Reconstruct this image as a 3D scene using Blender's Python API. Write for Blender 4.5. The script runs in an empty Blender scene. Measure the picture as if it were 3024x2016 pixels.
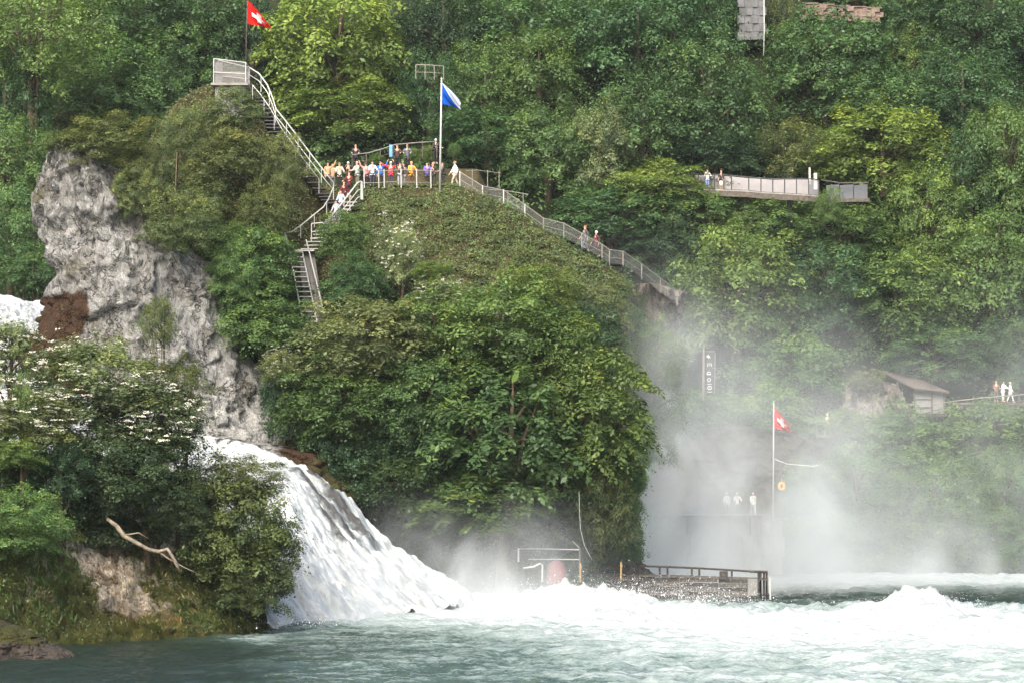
import bpy, bmesh, math, random
import numpy as np
from mathutils import Vector, Matrix

# ------------------------------------------------------------------ camera, sky, sun, exposure
F = 8100.0                     # focal length in photograph pixels (3024 wide)
CAM_H = 8.1
TH = math.atan(386.0 / F)      # upward pitch
scene = bpy.context.scene
cam_d = bpy.data.cameras.new('camera')
cam = bpy.data.objects.new('camera', cam_d)
scene.collection.objects.link(cam)
cam_d.sensor_width = 36.0
cam_d.lens = 36.0 * F / 3024.0
cam_d.clip_end = 3000.0
cam.location = (0, 0, CAM_H)
cam.rotation_euler = (math.pi / 2 + TH, 0, 0)
scene.camera = cam

SUN_EL, SUN_AZ = math.radians(43), math.radians(200)   # azimuth from +Y clockwise: behind the camera, to the left
world = bpy.data.worlds.new('World')
scene.world = world
world.use_nodes = True
nt = world.node_tree
sky = nt.nodes.new('ShaderNodeTexSky')
sky.sky_type = 'NISHITA'
sky.sun_disc = False
sky.sun_elevation = SUN_EL
sky.sun_rotation = SUN_AZ
sky.air_density = 1.0
sky.dust_density = 6.0
sky.ozone_density = .6
nt.links.new(sky.outputs[0], nt.nodes['Background'].inputs[0])
nt.nodes['Background'].inputs[1].default_value = 0.15
sun_d = bpy.data.lights.new('sun', 'SUN')
sun_d.energy = 1.1
sun_d.angle = math.radians(35)
sun_d.color = (1.0, 0.98, 0.95)
sun = bpy.data.objects.new('sun', sun_d)
scene.collection.objects.link(sun)
sdir = Vector((math.sin(SUN_AZ) * math.cos(SUN_EL), math.cos(SUN_AZ) * math.cos(SUN_EL), math.sin(SUN_EL)))
sun.rotation_euler = sdir.to_track_quat('Z', 'Y').to_euler()
vs = scene.view_settings
vs.view_transform = 'Standard'
vs.look = 'None'
vs.gamma = 1.0
vs.use_curve_mapping = False
vs.exposure = 1.4
scene.cycles.max_bounces = 8
scene.cycles.diffuse_bounces = 3
scene.cycles.transparent_max_bounces = 8
scene.cycles.volume_bounces = 2
scene.cycles.volume_step_rate = 1.0
scene.cycles.volume_max_steps = 256

# ------------------------------------------------------------------ helpers
C = scene.collection
rng = np.random.default_rng(7)
random.seed(7)
CT, ST = math.cos(TH), math.sin(TH)


def P(px, py, D):
    """world point that the photograph shows at pixel (px, py), D metres away"""
    x, y = (px - 1512.0) / F, -(py - 1008.0) / F
    Y = CT - ST * y
    return Vector((x * D / Y, D, CAM_H + (ST + CT * y) * D / Y))


def zpy(py, D):
    return P(1512, py, D).z


def xpx(px, D):
    return P(px, 1008, D).x


def hash3(ix, iy, iz, s):
    n = (ix.astype(np.int64) * 374761393 + iy.astype(np.int64) * 668265263 + iz.astype(np.int64) * 2147483647 + s * 974711) & 0x7fffffff
    n = ((n ^ (n >> 13)) * 1274126177) & 0x7fffffff
    n = (n ^ (n >> 16)) & 0xffff
    return n / 65535.0


def vnoise(p, s=0):
    i = np.floor(p)
    f = p - i
    f = f * f * (3 - 2 * f)
    x, y, z = i[:, 0], i[:, 1], i[:, 2]
    r = np.zeros(len(p))
    for dx in (0, 1):
        wx = f[:, 0] if dx else 1 - f[:, 0]
        for dy in (0, 1):
            wy = f[:, 1] if dy else 1 - f[:, 1]
            for dz in (0, 1):
                wz = f[:, 2] if dz else 1 - f[:, 2]
                r += wx * wy * wz * hash3(x + dx, y + dy, z + dz, s)
    return r * 2 - 1


def fbm(p, s=0, oct=4, gain=.5, lac=2.03):
    p = np.asarray(p, float)
    a, r, t = 1.0, np.zeros(len(p)), 0.0
    for k in range(oct):
        r += a * vnoise(p * lac ** k + 17.3 * k, s + k)
        t += a
        a *= gain
    return r / t


def ridged(p, s=0, oct=4):
    a, r, t = 1.0, np.zeros(len(p)), 0.0
    for k in range(oct):
        r += a * (1 - 2 * np.abs(vnoise(p * 2.07 ** k + 9.1 * k, s + k)))
        t += a
        a *= .55
    return r / t


def blocks(p, s=0):
    """stepped cellular noise: one random level per cell, for ledges and broken blocks"""
    i = np.floor(p)
    best = np.full(len(p), 9e9)
    val = np.zeros(len(p))
    for dx in (-1, 0, 1):
        for dy in (-1, 0, 1):
            for dz in (-1, 0, 1):
                c = i + np.array([dx, dy, dz])
                j = np.stack([hash3(c[:, 0], c[:, 1], c[:, 2], s + k) for k in (1, 2, 3)], -1)
                d = ((c + j - p) ** 2).sum(1)
                m = d < best
                best = np.where(m, d, best)
                val = np.where(m, hash3(c[:, 0], c[:, 1], c[:, 2], s + 4), val)
    return val * 2 - 1


def np_mesh(name, V, Q, attrs=None, smooth=False):
    me = bpy.data.meshes.new(name)
    V = np.asarray(V, np.float32)
    Q = np.asarray(Q, np.int32)
    k = Q.shape[1]
    me.vertices.add(len(V))
    me.vertices.foreach_set('co', V.ravel())
    me.loops.add(Q.size)
    me.loops.foreach_set('vertex_index', Q.ravel())
    me.polygons.add(len(Q))
    me.polygons.foreach_set('loop_start', np.arange(0, Q.size, k, dtype=np.int32))
    me.polygons.foreach_set('loop_total', np.full(len(Q), k, np.int32))
    if smooth:
        me.polygons.foreach_set('use_smooth', np.ones(len(Q), bool))
    me.update(calc_edges=True)
    for an, av in (attrs or {}).items():
        at = me.attributes.new(an, 'FLOAT', 'POINT')
        at.data.foreach_set('value', np.asarray(av, np.float32))
    return me


def grid_faces(nr, nc, wrap=False):
    r = np.arange(nr - 1)[:, None]
    c = np.arange(nc if wrap else nc - 1)[None, :]
    c2 = (c + 1) % nc
    a = r * nc + c
    b = r * nc + c2
    return np.stack([a, b, b + nc, a + nc], -1).reshape(-1, 4)


def obj(name, me, mat=None, parent=None, color=None):
    o = bpy.data.objects.new(name, me)
    C.objects.link(o)
    if mat is not None and me is not None and not me.materials:
        me.materials.append(mat)
    if parent is not None:
        o.parent = parent
    if color:
        o.color = (*color, 1)
    return o


def tag(o, label, cat, group=None, kind=None):
    if label:
        o['label'] = label
    if cat:
        o['category'] = cat
    if group:
        o['group'] = group
    if kind:
        o['kind'] = kind
    return o


def struct(o, label=None, kind='structure'):
    o['kind'] = kind
    if label:
        o['label'] = label
    return o


def thing(name, label, cat, loc=(0, 0, 0), group=None, rz=0.0):
    o = bpy.data.objects.new(name, None)
    C.objects.link(o)
    o.empty_display_size = .2
    o.location = loc
    o.rotation_euler = (0, 0, rz)
    return tag(o, label, cat, group)


class MB:
    """collects boxes, bars and tubes into one mesh"""
    def __init__(s):
        s.v, s.f = [], []

    def box(s, c, d, rot=None):
        n = len(s.v)
        for x in (-.5, .5):
            for y in (-.5, .5):
                for z in (-.5, .5):
                    p = Vector((x * d[0], y * d[1], z * d[2]))
                    if rot is not None:
                        p = rot @ p
                    s.v.append(tuple(Vector(c) + p))
        s.f += [tuple(n + i for i in q) for q in ((0, 1, 3, 2), (4, 6, 7, 5), (0, 4, 5, 1), (2, 3, 7, 6), (0, 2, 6, 4), (1, 5, 7, 3))]
        return s

    def tube(s, pts, r, n=6, cap=True):
        pts = [Vector(p) for p in pts]
        rr = r if isinstance(r, (list, tuple)) else [r] * len(pts)
        base = len(s.v)
        for i, p in enumerate(pts):
            t = (pts[min(i + 1, len(pts) - 1)] - pts[max(i - 1, 0)])
            if t.length < 1e-6:
                t = Vector((0, 0, 1))
            t.normalize()
            a = Vector((0, 0, 1)) if abs(t.z) < .9 else Vector((1, 0, 0))
            u = t.cross(a).normalized()
            w = t.cross(u)
            for k in range(n):
                an = 2 * math.pi * k / n
                s.v.append(tuple(p + (u * math.cos(an) + w * math.sin(an)) * rr[i]))
        for i in range(len(pts) - 1):
            for k in range(n):
                a, b = base + i * n + k, base + i * n + (k + 1) % n
                s.f.append((a, b, b + n, a + n))
        if cap:
            s.f.append(tuple(base + k for k in range(n))[::-1])
            e = base + (len(pts) - 1) * n
            s.f.append(tuple(e + k for k in range(n)))
        return s

    def quad(s, a, b, c, d, th=0.02):
        a, b, c, d = map(Vector, (a, b, c, d))
        nrm = (b - a).cross(d - a).normalized() * th / 2
        n = len(s.v)
        for sg in (-1, 1):
            for p in (a, b, c, d):
                s.v.append(tuple(p + nrm * sg))
        s.f += [tuple(n + i for i in q) for q in ((3, 2, 1, 0), (4, 5, 6, 7), (0, 1, 5, 4), (1, 2, 6, 5), (2, 3, 7, 6), (3, 0, 4, 7))]
        return s

    def build(s, name, mat, parent=None, smooth=False):
        me = bpy.data.meshes.new(name)
        me.from_pydata(s.v, [], s.f)
        if smooth:
            me.polygons.foreach_set('use_smooth', np.ones(len(me.polygons), bool))
        me.update()
        return obj(name, me, mat, parent)


# ------------------------------------------------------------------ materials
def new_mat(name):
    m = bpy.data.materials.new(name)
    m.use_nodes = True
    t = m.node_tree
    t.nodes.clear()
    out = t.nodes.new('ShaderNodeOutputMaterial')
    return m, t, out


def nd(t, typ, **kw):
    n = t.nodes.new(typ)
    for k, v in kw.items():
        setattr(n, k, v)
    return n


def mth(t, op, a, b=None, c=None, clamp=False):
    n = nd(t, 'ShaderNodeMath', operation=op, use_clamp=clamp)
    for i, x in enumerate((a, b, c)):
        if x is None:
            continue
        if isinstance(x, (int, float)):
            n.inputs[i].default_value = x
        else:
            t.links.new(x, n.inputs[i])
    return n.outputs[0]


def noise(t, vec, scale, detail=4, rough=.55, dist=0.0):
    n = nd(t, 'ShaderNodeTexNoise')
    n.inputs['Scale'].default_value = scale
    n.inputs['Detail'].default_value = detail
    n.inputs['Roughness'].default_value = rough
    n.inputs['Distortion'].default_value = dist
    if vec is not None:
        t.links.new(vec, n.inputs['Vector'])
    return n.outputs['Fac']


def ramp(t, fac, stops):
    n = nd(t, 'ShaderNodeValToRGB')
    e = n.color_ramp.elements
    e[0].position, e[0].color = stops[0][0], (*stops[0][1], 1)
    e[1].position, e[1].color = stops[1][0], (*stops[1][1], 1)
    for p, c in stops[2:]:
        x = e.new(p)
        x.color = (*c, 1)
    t.links.new(fac, n.inputs[0])
    return n.outputs[0]


def mixc(t, fac, a, b, mode='MIX'):
    n = nd(t, 'ShaderNodeMix', data_type='RGBA', blend_type=mode)
    for sock, x in ((n.inputs[0], fac), (n.inputs[6], a), (n.inputs[7], b)):
        if isinstance(x, (int, float)):
            sock.default_value = x
        elif isinstance(x, tuple):
            sock.default_value = (*x, 1)
        else:
            t.links.new(x, sock)
    return n.outputs[2]


def scaled(t, vec, s):
    n = nd(t, 'ShaderNodeMapping')
    n.inputs['Scale'].default_value = s
    t.links.new(vec, n.inputs[0])
    return n.outputs[0]


def bump(t, h, strength, dist):
    n = nd(t, 'ShaderNodeBump')
    n.inputs['Strength'].default_value = strength
    n.inputs['Distance'].default_value = dist
    t.links.new(h, n.inputs['Height'])
    return n.outputs[0]


def leaf_mat():
    m, t, out = new_mat('leaf')
    oi = nd(t, 'ShaderNodeObjectInfo')
    at = nd(t, 'ShaderNodeAttribute', attribute_name='tint')
    f = at.outputs['Fac']
    gain = mth(t, 'MULTIPLY_ADD', f, .9, .58)
    col = mixc(t, 1.0, oi.outputs['Color'], gain, 'MULTIPLY')
    warm = mixc(t, mth(t, 'MULTIPLY', mth(t, 'POWER', f, 3.0), .5), col, mixc(t, 1.0, col, (1.75, 1.25, .55), 'MULTIPLY'))
    d = nd(t, 'ShaderNodeBsdfDiffuse')
    tr = nd(t, 'ShaderNodeBsdfTranslucent')
    t.links.new(warm, d.inputs[0])
    t.links.new(mixc(t, 1.0, warm, (1.3, 1.35, .6), 'MULTIPLY'), tr.inputs[0])
    g = nd(t, 'ShaderNodeBsdfGlossy')
    g.inputs['Roughness'].default_value = .45
    g.inputs[0].default_value = (.8, .9, .85, 1)
    m1 = nd(t, 'ShaderNodeMixShader')
    m1.inputs[0].default_value = .32
    t.links.new(d.outputs[0], m1.inputs[1])
    t.links.new(tr.outputs[0], m1.inputs[2])
    m2 = nd(t, 'ShaderNodeMixShader')
    m2.inputs[0].default_value = .02
    t.links.new(m1.outputs[0], m2.inputs[1])
    t.links.new(g.outputs[0], m2.inputs[2])
    t.links.new(m2.outputs[0], out.inputs[0])
    return m


def simple(name, col, rough=.6, metal=0.0, var=.25, scale=6.0, col2=None, bmp=0.0, spec=.4):
    m, t, out = new_mat(name)
    b = nd(t, 'ShaderNodeBsdfPrincipled')
    tc = nd(t, 'ShaderNodeTexCoord')
    n = noise(t, tc.outputs['Object'], scale, 5, .6)
    lo = tuple(max(0, c * (1 - var)) for c in col)
    hi = col2 if col2 else tuple(min(1, c * (1 + var)) for c in col)
    c = ramp(t, n, [(.3, lo), (.7, hi)])
    t.links.new(c, b.inputs['Base Color'])
    b.inputs['Roughness'].default_value = rough
    b.inputs['Metallic'].default_value = metal
    b.inputs['Specular IOR Level'].default_value = spec
    if bmp:
        t.links.new(bump(t, n, bmp, .05), b.inputs['Normal'])
    t.links.new(b.outputs[0], out.inputs[0])
    return m


def rock_mat(name, base, dark, warm, stain=(.05, .026, .012), moss=(.05, .065, .018), sc=1.0):
    m, t, out = new_mat(name)
    b = nd(t, 'ShaderNodeBsdfPrincipled')
    geo = nd(t, 'ShaderNodeNewGeometry')
    pos = geo.outputs['Position']
    n1 = noise(t, pos, .55 * sc, 6, .62, .6)
    n2 = noise(t, scaled(t, pos, (1, 1, .38)), 1.7 * sc, 8, .72, 1.0)
    n3 = noise(t, scaled(t, pos, (1.6, 1.6, .5)), 7.0 * sc, 4, .7)
    vor = nd(t, 'ShaderNodeTexVoronoi', feature='DISTANCE_TO_EDGE')
    vor.inputs['Scale'].default_value = .55 * sc
    wob = nd(t, 'ShaderNodeVectorMath', operation='ADD')
    nw = nd(t, 'ShaderNodeTexNoise')
    nw.inputs['Scale'].default_value = 1.2
    nw.inputs['Detail'].default_value = 3
    t.links.new(pos, nw.inputs['Vector'])
    t.links.new(scaled(t, pos, (1, 1, .5)), wob.inputs[0])
    wsc = nd(t, 'ShaderNodeVectorMath', operation='SCALE')
    wsc.inputs['Scale'].default_value = 2.6
    t.links.new(nw.outputs['Color'], wsc.inputs[0])
    t.links.new(wsc.outputs[0], wob.inputs[1])
    t.links.new(wob.outputs[0], vor.inputs['Vector'])
    crack = mth(t, 'MULTIPLY', mth(t, 'SUBTRACT', 1.0, mth(t, 'MULTIPLY', vor.outputs['Distance'], 26.0, clamp=True)), ramp(t, n1, [(.4, (0, 0, 0)), (.55, (1, 1, 1))]), clamp=True)
    col = ramp(t, n2, [(.36, dark), (.48, base), (.62, tuple(min(1, c * 1.6) for c in base))])
    col = mixc(t, ramp(t, n1, [(.48, (0, 0, 0)), (.68, (.7, .7, .7))]), col, warm)
    col = mixc(t, ramp(t, n3, [(.35, (.65, .65, .65)), (.5, (0, 0, 0))]), col, dark)
    col = mixc(t, mth(t, 'MULTIPLY', crack, .75), col, tuple(c * .35 for c in dark))
    st = nd(t, 'ShaderNodeAttribute', attribute_name='stain').outputs['Fac']
    sf = mth(t, 'MULTIPLY_ADD', mth(t, 'SUBTRACT', n2, .5), 1.1, st)
    stc = ramp(t, n3, [(.3, tuple(c * .6 for c in stain)), (.7, tuple(c * 1.7 for c in stain))])
    col = mixc(t, ramp(t, sf, [(.35, (0, 0, 0)), (.6, (1, 1, 1))]), col, stc)
    mo = nd(t, 'ShaderNodeAttribute', attribute_name='moss').outputs['Fac']
    mf = mth(t, 'MULTIPLY_ADD', mth(t, 'SUBTRACT', n1, .5), 1.8, mo)
    col = mixc(t, ramp(t, mf, [(.35, (0, 0, 0)), (.6, (1, 1, 1))]), col, ramp(t, n3, [(.3, tuple(c * .6 for c in moss)), (.75, (moss[0] * 2.2, moss[1] * 1.6, moss[2]))]))
    t.links.new(col, b.inputs['Base Color'])
    b.inputs['Roughness'].default_value = .85
    b.inputs['Specular IOR Level'].default_value = .25
    h = mth(t, 'ADD', mth(t, 'MULTIPLY', n2, 1.0), mth(t, 'MULTIPLY_ADD', n3, .35, mth(t, 'MULTIPLY', crack, -.6)))
    t.links.new(bump(t, h, 1.0, .6), b.inputs['Normal'])
    t.links.new(b.outputs[0], out.inputs[0])
    return m


def soil_mat(name, stops, scale=.6):
    m, t, out = new_mat(name)
    b = nd(t, 'ShaderNodeBsdfPrincipled')
    geo = nd(t, 'ShaderNodeNewGeometry')
    n1 = noise(t, geo.outputs['Position'], scale, 7, .68, .4)
    n2 = noise(t, geo.outputs['Position'], scale * 9, 4, .7)
    col = ramp(t, mth(t, 'MULTIPLY_ADD', n2, .35, mth(t, 'MULTIPLY', n1, .65)), stops)
    t.links.new(col, b.inputs['Base Color'])
    b.inputs['Roughness'].default_value = .95
    b.inputs['Specular IOR Level'].default_value = .1
    t.links.new(bump(t, n2, .8, .2), b.inputs['Normal'])
    t.links.new(b.outputs[0], out.inputs[0])
    return m


def water_mat():
    m, t, out = new_mat('river_water')
    geo = nd(t, 'ShaderNodeNewGeometry')
    pos = geo.outputs['Position']
    a = nd(t, 'ShaderNodeAttribute', attribute_name='foam').outputs['Fac']
    n1 = noise(t, scaled(t, pos, (.55, 1.3, 1)), .55, 8, .68, 1.2)
    n2 = noise(t, scaled(t, pos, (.7, 1.8, 1)), 2.2, 6, .7, 1.5)
    n3 = noise(t, pos, 7.0, 4, .7)
    f = mth(t, 'ADD', a, mth(t, 'ADD', mth(t, 'MULTIPLY_ADD', n1, 1.5, -.75), mth(t, 'MULTIPLY_ADD', n2, 1.3, -.65)))
    f = mth(t, 'ADD', f, mth(t, 'MULTIPLY_ADD', n3, .5, -.25))
    foam = ramp(t, f, [(.3, (0, 0, 0)), (.55, (.45, .45, .45)), (1.0, (1, 1, 1))])
    w = nd(t, 'ShaderNodeBsdfPrincipled')
    wc = ramp(t, mth(t, 'ADD', a, mth(t, 'MULTIPLY_ADD', n1, .8, -.4)), [(0.0, (.014, .024, .018)), (.5, (.055, .09, .075)), (1.0, (.27, .35, .32))])
    t.links.new(wc, w.inputs['Base Color'])
    w.inputs['Roughness'].default_value = .1
    w.inputs['IOR'].default_value = 1.33
    w.inputs['Specular IOR Level'].default_value = .3
    t.links.new(bump(t, mth(t, 'ADD', n2, mth(t, 'MULTIPLY', n3, .35)), .55, .25), w.inputs['Normal'])
    fo = nd(t, 'ShaderNodeBsdfPrincipled')
    t.links.new(ramp(t, f, [(.5, (.24, .305, .29)), (.85, (.33, .375, .37)), (1.0, (.39, .42, .42))]), fo.inputs['Base Color'])
    fo.inputs['Roughness'].default_value = .75
    fo.inputs['Specular IOR Level'].default_value = .2
    t.links.new(bump(t, mth(t, 'ADD', n2, n3), .5, .25), fo.inputs['Normal'])
    mx = nd(t, 'ShaderNodeMixShader')
    t.links.new(foam, mx.inputs[0])
    t.links.new(w.outputs[0], mx.inputs[1])
    t.links.new(fo.outputs[0], mx.inputs[2])
    t.links.new(mx.outputs[0], out.inputs[0])
    return m


def falls_mat():
    """white water with bluish grey strands that follow the flow (attributes fu along, fv across)"""
    m, t, out = new_mat('falling_water')
    fu = nd(t, 'ShaderNodeAttribute', attribute_name='fu').outputs['Fac']
    fv = nd(t, 'ShaderNodeAttribute', attribute_name='fv').outputs['Fac']
    thin = nd(t, 'ShaderNodeAttribute', attribute_name='thin').outputs['Fac']
    cx = nd(t, 'ShaderNodeCombineXYZ')
    t.links.new(fu, cx.inputs[0])
    t.links.new(fv, cx.inputs[1])
    n1 = noise(t, scaled(t, cx.outputs[0], (.5, 1.15, 1)), 1.0, 8, .7, 1.4)
    n2 = noise(t, scaled(t, cx.outputs[0], (1.6, 3.2, 1)), 1.0, 6, .72, 1.2)
    geo = nd(t, 'ShaderNodeNewGeometry')
    n3 = noise(t, geo.outputs['Position'], 4.0, 5, .7)
    f = mth(t, 'ADD', mth(t, 'MULTIPLY', n1, .75), mth(t, 'MULTIPLY_ADD', n2, .25, mth(t, 'MULTIPLY', n3, .12)))
    f = mth(t, 'SUBTRACT', f, mth(t, 'MULTIPLY', thin, .36))
    col = ramp(t, f, [(.26, (.05, .05, .05)), (.37, (.13, .15, .155)), (.49, (.29, .315, .315)), (.64, (.42, .445, .445))])
    b = nd(t, 'ShaderNodeBsdfPrincipled')
    t.links.new(col, b.inputs['Base Color'])
    b.inputs['Roughness'].default_value = .6
    b.inputs['Specular IOR Level'].default_value = .25
    t.links.new(bump(t, f, .45, .4), b.inputs['Normal'])
    t.links.new(b.outputs[0], out.inputs[0])
    return m


def flag_mat(name, kind):
    m, t, out = new_mat(name)
    u = nd(t, 'ShaderNodeAttribute', attribute_name='fu').outputs['Fac']
    v = nd(t, 'ShaderNodeAttribute', attribute_name='fv').outputs['Fac']
    if kind == 'cross':
        du = mth(t, 'ABSOLUTE', mth(t, 'SUBTRACT', u, .5))
        dv = mth(t, 'ABSOLUTE', mth(t, 'SUBTRACT', v, .5))
        arm1 = mth(t, 'MULTIPLY', mth(t, 'LESS_THAN', du, .32), mth(t, 'LESS_THAN', dv, .1))
        arm2 = mth(t, 'MULTIPLY', mth(t, 'LESS_THAN', dv, .32), mth(t, 'LESS_THAN', du, .1))
        fac = mth(t, 'MAXIMUM', arm1, arm2)
        col = mixc(t, fac, (.62, .02, .018), (.82, .8, .78))
    else:
        fac = mth(t, 'GREATER_THAN', mth(t, 'ADD', u, v), 1.0)
        col = mixc(t, fac, (.01, .09, .45), (.8, .82, .85))
    d = nd(t, 'ShaderNodeBsdfDiffuse')
    tr = nd(t, 'ShaderNodeBsdfTranslucent')
    t.links.new(col, d.inputs[0])
    t.links.new(col, tr.inputs[0])
    mx = nd(t, 'ShaderNodeMixShader')
    mx.inputs[0].default_value = .3
    t.links.new(d.outputs[0], mx.inputs[1])
    t.links.new(tr.outputs[0], mx.inputs[2])
    t.links.new(mx.outputs[0], out.inputs[0])
    return m


def mesh_panel_mat():
    """woven wire mesh: mostly open"""
    m, t, out = new_mat('wire_mesh')
    b = nd(t, 'ShaderNodeBsdfPrincipled')
    b.inputs['Base Color'].default_value = (.16, .16, .155, 1)
    b.inputs['Roughness'].default_value = .5
    tc = nd(t, 'ShaderNodeNewGeometry')
    sp = nd(t, 'ShaderNodeSeparateXYZ')
    t.links.new(tc.outputs['Position'], sp.inputs[0])
    a = mth(t, 'FRACT', mth(t, 'MULTIPLY', mth(t, 'ADD', sp.outputs[0], sp.outputs[2]), 14.0))
    c = mth(t, 'FRACT', mth(t, 'MULTIPLY', mth(t, 'SUBTRACT', sp.outputs[0], sp.outputs[2]), 14.0))
    fac = mth(t, 'MAXIMUM', mth(t, 'LESS_THAN', a, .14), mth(t, 'LESS_THAN', c, .14))
    tp = nd(t, 'ShaderNodeBsdfTransparent')
    mx = nd(t, 'ShaderNodeMixShader')
    t.links.new(fac, mx.inputs[0])
    t.links.new(tp.outputs[0], mx.inputs[1])
    t.links.new(b.outputs[0], mx.inputs[2])
    t.links.new(mx.outputs[0], out.inputs[0])
    return m


M = {}
M['leaf'] = leaf_mat()
M['blossom'] = simple('blossom', (.58, .57, .45), .8, var=.15, scale=3)
M['bark'] = simple('bark', (.09, .065, .045), .9, var=.5, scale=5, bmp=.6)
M['deadwood'] = simple('deadwood', (.17, .145, .105), .85, var=.6, scale=4, bmp=.6)
M['limestone'] = rock_mat('limestone', (.31, .315, .305), (.1, .1, .096), (.22, .205, .175))
M['mossrock'] = rock_mat('mossy_rock', (.6, .53, .43), (.15, .11, .065), (.32, .22, .11), stain=(.13, .09, .028), moss=(.062, .088, .024), sc=1.6)
M['bankrock'] = rock_mat('bank_rock', (.26, .235, .205), (.09, .08, .068), (.19, .16, .125))
M['wetrock'] = rock_mat('wet_rock', (.09, .075, .06), (.03, .025, .02), (.11, .08, .05), sc=1.5)
M['slope'] = soil_mat('slope_soil', [(.3, (.018, .02, .008)), (.5, (.05, .045, .02)), (.72, (.1, .075, .045))])
M['forestfloor'] = soil_mat('forest_floor', [(.3, (.008, .012, .005)), (.55, (.02, .028, .01)), (.75, (.045, .045, .02))])
M['path'] = soil_mat('gravel_path', [(.3, (.1, .095, .09)), (.7, (.2, .19, .175))], 2)
M['water'] = water_mat()
M['falls'] = falls_mat()
M['steel'] = simple('galvanised_steel', (.5, .5, .48), .45, .3, var=.2)
M['whitesteel'] = simple('pale_railing', (.4, .41, .39), .5, 0, var=.12)
M['darksteel'] = simple('dark_steel', (.06, .06, .06), .5, .3, var=.3)
M['rail'] = simple('weathered_rail', (.2, .19, .165), .6, 0, var=.3)
M['wood'] = simple('weathered_wood', (.085, .074, .06), .85, 0, var=.45, scale=4, bmp=.4)
M['darkwood'] = simple('dark_wood', (.034, .03, .026), .85, 0, var=.5, scale=4, bmp=.4)
M['concrete'] = simple('concrete', (.22, .215, .205), .85, 0, var=.25, scale=2, bmp=.3)
M['panel'] = simple('pale_panel', (.25, .245, .25), .6, 0, var=.1, scale=1.5)
M['darkpanel'] = simple('slate_panel', (.09, .1, .115), .55, 0, var=.15, scale=1.5)
M['roof'] = simple('roof_felt', (.1, .085, .075), .9, 0, var=.35, scale=5)
M['greyboard'] = simple('grey_board', (.17, .175, .17), .8, 0, var=.2, scale=3)
M['plaster'] = simple('old_plaster', (.12, .125, .13), .9, 0, var=.35, scale=1.2, bmp=.3)
M['brownwall'] = simple('old_masonry', (.17, .125, .105), .9, 0, var=.4, scale=2.5, bmp=.5)
M['quaystone'] = simple('quay_stone', (.1, .1, .09), .9, 0, var=.5, scale=1.3, bmp=.5)
M['white'] = simple('white_paint', (.8, .8, .78), .6, 0, var=.05)
M['yellow'] = simple('ochre_paint', (.28, .2, .08), .7, 0, var=.25)
M['red'] = simple('red_paint', (.17, .05, .05), .6, 0, var=.25)
M['orange'] = simple('orange_plastic', (.75, .32, .06), .5, 0, var=.12)
M['board'] = simple('black_board', (.025, .03, .032), .7, 0, var=.2)
M['flagcross'] = flag_mat('red_flag_cloth', 'cross')
M['flagblue'] = flag_mat('blue_flag_cloth', 'diag')
M['mesh'] = mesh_panel_mat()
M['skin'] = simple('skin', (.5, .31, .23), .6, 0, var=.05)


# ------------------------------------------------------------------ terrain shapes
def tab(px, xs, ys):
    return np.interp(px, xs, ys)


# --- far hillside
HY = [190, 213, 217, 219, 224, 228, 236, 242, 246, 252, 262, 268, 285, 340, 600]
HZ = [-6, -3, -1, 3.2, 4.8, 7, 13, 23, 31, 38, 51, 54, 60, 72, 80]


def back_z(X, Y):
    X, Y = np.atleast_1d(np.asarray(X, float)), np.atleast_1d(np.asarray(Y, float))
    sh = 2.5 * fbm(np.stack([X * .035, X * 0, X * 0], -1), 3, 3)
    left = np.clip((-24 - X) / 12, 0, 1)            # the upstream river bank stands higher
    z = np.interp(Y + sh * .6, HY, HZ)
    z = np.maximum(z, np.where(left > 0, np.interp(Y, [205, 228, 236, 260], [-6, -6 + 24 * 1, 23, 45]) * left + (1 - left) * -6, -6))
    return z + 1.4 * fbm(np.stack([X * .12, Y * .12, X * 0], -1), 5, 4) * np.clip((Y - 215) / 10, 0, 1)


xs = np.concatenate([np.linspace(-400, -75, 20), np.linspace(-72, 72, 220), np.linspace(75, 400, 20)])
ys = np.concatenate([np.linspace(195, 270, 120), np.linspace(274, 600, 24)])
GX, GY = np.meshgrid(xs, ys)
V = np.stack([GX.ravel(), GY.ravel(), back_z(GX.ravel(), GY.ravel())], -1)
hill = obj('hillside', np_mesh('hillside', V, grid_faces(len(ys), len(xs)), smooth=True), M['forestfloor'])
struct(hill, 'steep wooded hillside rising behind the falls')

# --- main islet: ridge table (px, py, ridge distance, foot distance, curve)
RT = np.array([
    (300, 900, 184, 178, .5), (380, 520, 184, 178, .5), (450, 400, 184, 177.5, .5), (520, 300, 184, 177, .5), (600, 252, 184, 177, .5),
    (735, 252, 184, 177, .5), (800, 345, 184, 177, .5), (880, 450, 184, 176.5, .5), (955, 552, 184, 175.5, .5),
    (1000, 554, 184, 174.5, .52), (1200, 554, 184, 171, .58), (1350, 550, 184, 169, .6), (1500, 612, 184, 169, .6),
    (1700, 737, 185, 170, .58), (1800, 795, 186, 173, .55), (1838, 816, 187, 175, .55), (1850, 860, 187, 176, .5), (1862, 1050, 187, 177, .5),
    (1870, 1400, 187, 178, .5), (1876, 1720, 187, 180, .5)])
RX = np.array([xpx(r[0], r[2]) for r in RT])
RZ = np.array([P(*r[:3]).z for r in RT])


def islet_par(X):
    return np.interp(X, RX, RZ), np.interp(X, RX, RT[:, 2]), np.interp(X, RX, RT[:, 3]), np.interp(X, RX, RT[:, 4])


BANK0, BANK1 = xpx(1050, 190), xpx(1580, 190)


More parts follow.
